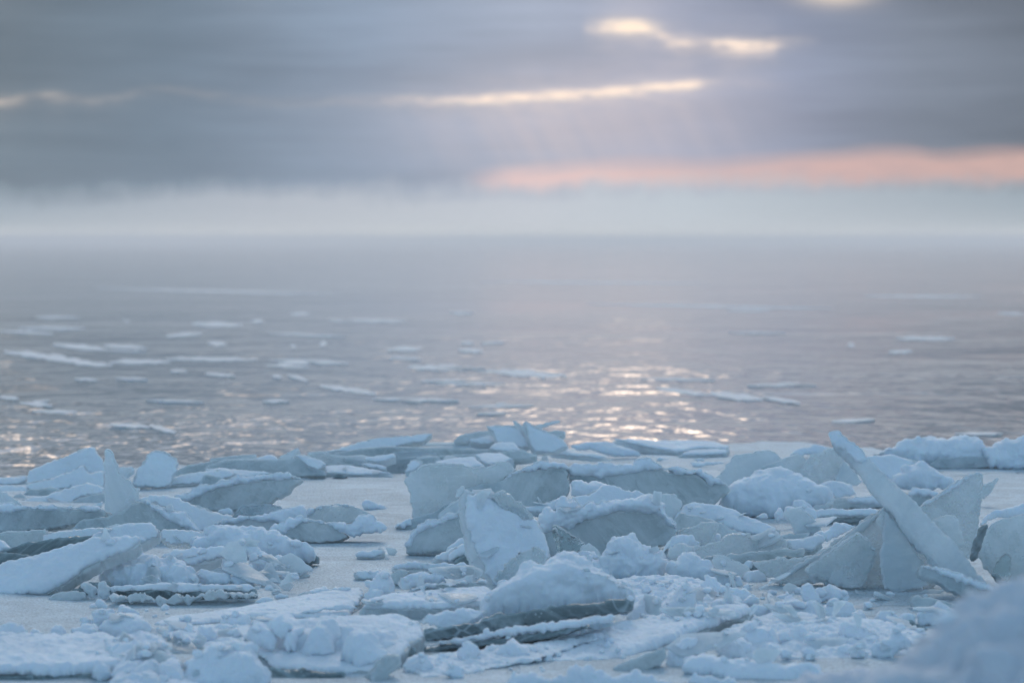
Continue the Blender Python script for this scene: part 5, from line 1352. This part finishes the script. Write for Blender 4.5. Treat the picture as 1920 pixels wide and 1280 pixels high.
slab('low lance of ice pointing left at the foot of the beam', 'J94.5,20 J97,17 J103,18 J120,23.5 J140,31.5 J160,38.5 J166,43.5 J150,51 J140,48 J125,42 J110,34.5 J105,31 J95,27', tilt=12, gy=1130, th=0.08, mat='ice', name='ice_beam', cat='ice beam',
     snow=[('J95,19 J97,16.5 J101,16.5 J120,22 J140,30 J160,37 J166,42 J150,39 J120,28 J100,21.5', {'t': 0.012, 'back': 0.06, 'A': 0.008})])
slab('large rounded disc of dim ice at the right edge', 'I152,118 I156,106 I160,99 I166,95 I172,92 I180,90 I210,80 J210,36 J190,36 J176,36 J163,26 J154,18 J149,4', tilt=12, az=-8, gy=1112, th=0.06, mat='pale')
lump('snow caught above the large rounded disc', 'I150,96 I155,80 I162,78 I168,80 I175,81 I185,78 I206,74 I206,86 I190,88 I180,90 I165,91 I158,95 I153,100', gy=1052, tilt=20, k=0.4, L=0.06)
slab('dark sheet added for the gap between the triangle and the disc', 'I144,128 I147,112 I150,100 I158,96 I158,108 I153,120 J150,8 J144,12', tilt=5, gy=1100, th=0.04, mat='dark')  # added sheet that darkens the opening
slab('clear curved shard in front of the large rounded disc', 'J162,22 J168,13 J175,6 J179.5,10 J179.5,30 J173,35 J166,29', tilt=10, az=-15, gy=1116, th=0.025, mat='clear', name='ice_shard', cat='ice shard')
slab('dark wedge of wet ice at the foot of the disc', 'J162,26 J166,25 J179,36 J176,40 J166,33', tilt=10, gy=1118, th=0.04, mat='dark')
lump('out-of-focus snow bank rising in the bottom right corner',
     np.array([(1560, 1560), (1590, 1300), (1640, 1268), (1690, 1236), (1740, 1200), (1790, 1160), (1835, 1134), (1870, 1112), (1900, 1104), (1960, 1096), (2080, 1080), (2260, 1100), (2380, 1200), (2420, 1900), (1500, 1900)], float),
     Y=4.5, tilt=30, k=0.5, L=0.09, A=0.06, name='snow_bank', cat='snow bank', sp=6, mat='snow_shade')
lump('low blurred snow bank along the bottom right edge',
     np.array([(1400, 1500), (1420, 1330), (1480, 1290), (1540, 1268), (1600, 1250), (1660, 1256), (1720, 1310), (1760, 1500)], float), Y=6.2, tilt=35, k=0.5, L=0.2, A=0.03, name='snow_bank', cat='snow bank', sp=5, mat='snow_shade')

# more blocks in the central and right rubble
XC = 'snow blocks tumbled between the mound and the right foreground'
for t, g in (('H20,40 H26,35 H31,38 H31,46 H24,48', 1118), ('H14,48 H19,42 H25,46 H24,53 H16,54', 1132), ('H50,44 H54,38 H58,41 H56,48 H50,50', 1120), ('H52,30 H60,27 H66,31 H62,37 H54,37', 1100), ('H72,36 H78,32 H82,38 H82,46 H76,44', 1116),
             ('H82,44 H88,40 H96,44 H100,50 H92,52 H84,50', 1128), ('H98,40 H106,38 H112,42 H118,48 H110,50 H102,47', 1124), ('H118,48 H128,45 H136,50 H132,56 H120,57', 1140), ('F176,26 F184,22 H0,26 H2,34 F186,36 F178,33', 1092),
             ('H4,44 H10,40 H15,45 H13,52 H5,52', 1130), ('H62,60 H68,56 H74,58 H76,64 H66,66', 1156), ('H80,56 H86,52 H90,58 H86,63 H80,62', 1152), ('H112,56 H118,53 H124,57 H122,62 H114,62', 1150), ('H100,63 H108,59 H116,61 H116,66 H104,67', 1160)):
    lump('tumbled snow block between the great mound and the right foreground', t, gy=g, k=0.85, group=XC)
for t, g in (('H96,72 H102,68 H108,70 H108,77 H100,79', 1184), ('H134,84 H141,77 H148,78 H151,86 H145,93 H137,92', 1218), ('H150,84 H156,79 H163,81 H164,90 H157,95', 1220), ('H168,66 H176,62 H184,65 H184,72 H174,74', 1174), ('H180,84 H188,80 J4,84 J4,92 H188,96', 1222),
             ('J6,88 J12,82 J20,86 J20,94 J10,97', 1222), ('J30,66 J36,60 J44,63 J46,71 J38,75 J31,72', 1178), ('J20,60 J26,55 J33,58 J33,65 J24,67', 1162), ('H138,95 H146,92 H152,96 H150,103 H141,104', 1238), ('H152,98 H160,95 H168,98 H168,105 H156,107', 1242),
             ('H174,98 H182,95 H190,98 H190,106 H178,107', 1242), ('J28,98 J36,94 J44,97 J44,104 J32,106', 1240), ('H106,92 H112,88 H117,92 H115,99 H108,99', 1226), ('J40,84 J46,79 J53,82 J53,90 J44,92', 1212), ('J62,74 J68,69 J75,72 J75,79 J66,81', 1188)):
    lump(CT, t, gy=g, k=0.85, group=CG)

lump('crumbly snow bed under the right foreground rubble', 'H96,84 H118,72 H150,64 J0,66 J50,70 J100,80 J92,98 J40,107 J0,107 H160,107 H125,104 H100,100', gy=1240, tilt=86, k=0.07, L=0.06, A=0.025, name='snow_bank', cat='snow bank')
lump('crumbly snow bed between the mound and the triangle', 'F178,34 H20,30 H50,28 H80,32 H112,40 H120,56 H80,62 H40,66 H16,58 F184,50', gy=1158, tilt=86, k=0.07, L=0.06, A=0.025, name='snow_bank', cat='snow bank')
lump('crumbly snow bed under the gap blocks at left', 'B150,86 B160,78 D0,74 D40,72 D46,80 D30,92 D0,98 B165,98', gy=1222, tilt=86, k=0.07, L=0.06, A=0.02, name='snow_bank', cat='snow bank')
lump('crumbly snow bed along the foot of the lower ledge', 'F0,106 F40,100 F80,96 F130,90 H0,74 H6,80 F160,92 F118,106 F60,118 F10,124', gy=1272, tilt=86, k=0.07, L=0.06, A=0.02, name='snow_bank', cat='snow bank')

# sheets of ice leaning on one another in the big triangle
slab('frosted inner sheet on the right half of the big triangle', 'I62,83 I66,88 I75,98 I84,108 J90,4 J98,16 J95,27 J102,36 J80,40 J62,40 J58,26 J56,8 I60,112 I60,96', tilt=15, az=-2, gy=1112, th=0.02, mat='frost', jit=0.9, rough=1.2)
slab('glassy inner sheet low on the left half of the big triangle', 'H178,22 I4,126 I22,114 I36,104 I48,112 I54,124 J52,10 J46,26 J40,38 J18,37 J4,28 H184,28', tilt=13, az=-8, gy=1110, th=0.02, mat='glass', jit=1.0, rough=1.6)
slab('small triangular flake at the apex of the big triangle', 'I62,79 I66,85 I72,96 I66,104 I58,98 I54,92 I57,85', tilt=12, gy=1108, th=0.015, mat='glass', jit=1.5, rough=2.0)
slab('narrow shaded underside strip along the leaning beam', 'I24,33 I31,36 I38,47 I45,58 I55,70 I66,81 I80,100 I96,118 J112,20 J108,20 I88,114 I72,94 I58,76 I46,62 I34,46', tilt=22, az=-30, gy=1116, th=0.03, mat='ice', jit=1.2)

# ------------------------------------------------------------------ crumbs of snow scattered over the rubble, each one resting where it landed
def crumb_meshes():
    import bmesh
    out = []
    for i in range(10):
        bm = bmesh.new()
        bmesh.ops.create_icosphere(bm, subdivisions=3, radius=1.0)
        V = np.array([v.co for v in bm.verts])
        r = np.random.RandomState(i)
        sc = np.array([1.0, r.uniform(.65, 1.0), r.uniform(.5, .8)])
        cuts = r.normal(size=(7, 3))
        cuts /= np.linalg.norm(cuts, axis=1)[:, None]
        for c in cuts:                                   # a few flat faces, then a lumpy skin
            d = V @ c
            lim = r.uniform(.55, .8)
            V = V - np.clip(d - lim, 0, None)[:, None] * c * 0.85
        V = V * (1 + 0.22 * (0.5 - worley(V + i * 5.0, 1.6, i)))[:, None] * sc
        V = V * (1 + 0.05 * fbm(V + i * 3.0, 4.0, 3, i))[:, None]
        for v, c in zip(bm.verts, V):
            v.co = c
        me = bpy.data.meshes.new('snow_crumb')
        bm.to_mesh(me)
        bm.free()
        me.materials.append(M['snow'])
        me.polygons.foreach_set('use_smooth', [True] * len(me.polygons))
        out.append(me)
    return out


def build_crumbs():
    meshes = crumb_meshes()
    bpy.context.view_layer.update()
    dg = bpy.context.evaluated_depsgraph_get()
    spots = []
    rng = random.Random(77)
    for where, (x0, y0, x1, y1), n, (r0, r1) in (
            ('over the pile at left middle', (205, 1010, 560, 1108), 42, (.008, .026)), ('over the heap in the lower left corner', (165, 1135, 350, 1278), 22, (.008, .024)),
            ('in the gap left of the central rounded heap', (300, 1150, 480, 1230), 24, (.008, .024)), ('along the foot of the teal lower ledge', (780, 1180, 1180, 1262), 34, (.007, .022)),
            ('round the snow spire left of the upright slab', (690, 1050, 930, 1130), 26, (.007, .02)), ('among the rubble between the mound and the triangle', (1090, 1045, 1480, 1165), 54, (.008, .026)),
            ('over the right foreground rubble', (1270, 1110, 1790, 1245), 66, (.008, .028)), ('at the foot of the broad blue mound', (1240, 920, 1570, 1010), 20, (.008, .02))):
        for _ in range(n):
            d = ray((rng.uniform(x0, x1), rng.uniform(y0, y1)))[0]
            hit, loc, nor, idx, ob, mx = scene.ray_cast(dg, Vector(CAM), Vector(d))
            if hit and ob.name.split('.')[0] not in ('water', 'ice_floe') and loc.y < 16 and nor.z > 0.25:
                spots.append((loc.copy(), nor.copy(), r0 + (r1 - r0) * rng.random() ** 1.8, where))
    for loc, nor, r, where in spots:
        o = bpy.data.objects.new('snow_crumb', rng.choice(meshes))
        scene.collection.objects.link(o)
        up = Vector((nor.x * .4, nor.y * .4, max(nor.z, 0.1) + .6)).normalized()
        o.location = loc + up * r * 0.25
        o.rotation_euler = (rng.uniform(-.4, .4), rng.uniform(-.4, .4), rng.uniform(0, 6.3))
        o.scale = (r, r, r)
        tag(o, 'small snow crumb scattered ' + where, 'snow crumb', 'snow crumbs ' + where)



def chip_meshes():
    """thin broken flakes and small plates of ice, a few outlines"""
    out = []
    for i in range(12):
        r = np.random.RandomState(100 + i)
        n = r.randint(4, 7)
        ang = np.sort(r.uniform(0, 2 * math.pi, n)) if i % 3 else np.sort(np.arange(n) * 2 * math.pi / n + r.uniform(-.4, .4, n))
        pts = np.stack([np.cos(ang) * r.uniform(.55, 1.0, n), np.sin(ang) * r.uniform(.4, .8, n)], 1)
        fr = (np.zeros(3), np.array([0, 0, 1.0]), np.array([1.0, 0, 0]), np.array([0, 1.0, 0]), 12.0)
        V, F = slab_mesh(pts, fr, r.uniform(.08, .2), 0.10, 0.03, 300 + i, 2.0, 0.05, False)
        for kind in (('frost', 'pale', 'frost')[i % 3],):
            me = bpy.data.meshes.new('ice_chip')
            me.from_pydata(V.tolist(), [], [list(f) for f in F])
            me.materials.append(M[kind])
            me.polygons.foreach_set('use_smooth', [True] * len(me.polygons))
            me.set_sharp_from_angle(angle=math.radians(40))
            out.append(me)
    return out


def build_chips():
    meshes = chip_meshes()
    bpy.context.view_layer.update()
    dg = bpy.context.evaluated_depsgraph_get()
    rng = random.Random(501)
    spots = []
    for where, (x0, y0, x1, y1), n, (r0, r1) in (
            ('in the pile at left middle', (190, 1000, 560, 1112), 26, (.03, .09)), ('among the grey slabs of the left group', (0, 930, 500, 1000), 16, (.03, .08)),
            ('round the foot of the tall upright slab', (690, 1030, 960, 1140), 18, (.03, .075)), ('between the standing slabs at the centre', (880, 880, 1260, 1010), 18, (.03, .09)),
            ('among the rubble between mound and triangle', (1090, 1010, 1500, 1165), 40, (.03, .09)), ('in the right foreground rubble', (1280, 1110, 1790, 1240), 30, (.03, .08)),
            ('beside the slabs behind the leaning beam', (1250, 880, 1560, 1000), 18, (.03, .08)), ('in the gaps of the lower left foreground', (200, 1140, 520, 1260), 16, (.03, .07)),
            ('along the far plate ridge', (330, 850, 1080, 900), 22, (.04, .12))):
        for _ in range(n):
            d = ray((rng.uniform(x0, x1), rng.uniform(y0, y1)))[0]
            hit, loc, nor, idx, ob, mx = scene.ray_cast(dg, Vector(CAM), Vector(d))
            if hit and ob.name.split('.')[0] not in ('water', 'ice_floe', 'snow_mound', 'ice_beam') and loc.y < 21 and nor.z > 0.45:
                spots.append((loc.copy(), r0 + (r1 - r0) * rng.random() ** 1.5, where))
    for loc, r, where in spots:
        o = bpy.data.objects.new('ice_chip', rng.choice(meshes))
        scene.collection.objects.link(o)
        steep = rng.random() < 0.4 and loc.y < 15
        o.location = (loc.x, loc.y, loc.z + (r * 0.35 if steep else r * 0.08))
        o.rotation_euler = (rng.uniform(.7, 1.5) if steep else rng.uniform(-.1, .55), rng.uniform(-.4, .4), rng.uniform(-1.2, 1.2))
        o.scale = (r, r, r * rng.uniform(.7, 1.2))
        tag(o, 'small broken flake of ice lying ' + where, 'ice chip', 'broken ice flakes ' + where)


def build_fragments():
    meshes = chip_meshes()
    bpy.context.view_layer.update()
    dg = bpy.context.evaluated_depsgraph_get()
    rng = random.Random(733)
    spots = []
    for where, (x0, y0, x1, y1), n in (('in the pile at left middle', (200, 1010, 540, 1100), 9), ('among the rubble between mound and triangle', (1090, 1030, 1480, 1165), 18),
                                       ('in the right foreground rubble', (1290, 1115, 1760, 1235), 12), ('behind the standing slabs at the centre', (1230, 900, 1560, 1020), 10),
                                       ('round the snow spire and upright slab', (680, 1050, 930, 1140), 6), ('in the lower left foreground', (220, 1150, 500, 1260), 6),
                                       ('by the low grey slabs of the left group', (0, 940, 520, 1010), 6)):
        for _ in range(n):
            d = ray((rng.uniform(x0, x1), rng.uniform(y0, y1)))[0]
            hit, loc, nor, idx, ob, mx = scene.ray_cast(dg, Vector(CAM), Vector(d))
            if hit and ob.name.split('.')[0] not in ('water', 'ice_floe', 'snow_mound', 'ice_beam') and nor.z > 0.35:
                spots.append((loc.copy(), rng.uniform(.07, .15), where))
    for loc, r, where in spots:
        o = bpy.data.objects.new('ice_fragment', rng.choice(meshes))
        scene.collection.objects.link(o)
        o.location = (loc.x, loc.y, loc.z + r * 0.10)
        o.rotation_euler = (rng.uniform(.1, .8), rng.uniform(-.35, .35), rng.uniform(-.9, .9))
        o.scale = (r * rng.uniform(.9, 1.5), r, r * rng.uniform(.7, 1.1))
        tag(o, 'hand-sized tilted plate of broken ice ' + where, 'ice fragment', 'tilted ice plates ' + where)


build_fragments()
build_chips()
build_crumbs()

# ------------------------------------------------------------------ cold haze over the water
def build_haze():
    m = bpy.data.materials.new("haze")
    m.use_nodes = True
    T = NT(m.node_tree)
    T.n.clear()
    out = T.new('ShaderNodeOutputMaterial')
    vol = T.new('ShaderNodeVolumePrincipled')
    vol.inputs['Color'].default_value = (0.93, 0.95, 0.97, 1)
    vol.inputs['Density'].default_value = 0.0032
    vol.inputs['Anisotropy'].default_value = 0.55
    T.l.new(vol.outputs[0], out.inputs['Volume'])
    M['haze'] = m
    x, y0, y1, z0, z1 = 4300, -60, 4300, ZWATER - 1.2, 2.4
    V = np.array([(a, b, c) for c in (z0, z1) for b in (y0, y1) for a in (-x, x)], float)
    F = [(0, 2, 3, 1), (4, 5, 7, 6), (0, 1, 5, 4), (2, 6, 7, 3), (0, 4, 6, 2), (1, 3, 7, 5)]
    o = add_mesh("haze", V, F, 'haze', None, None, np.zeros(3))
    o.data.polygons.foreach_set('use_smooth', [False] * 6)
    tag(o, None, None, None, 'stuff')


build_haze()
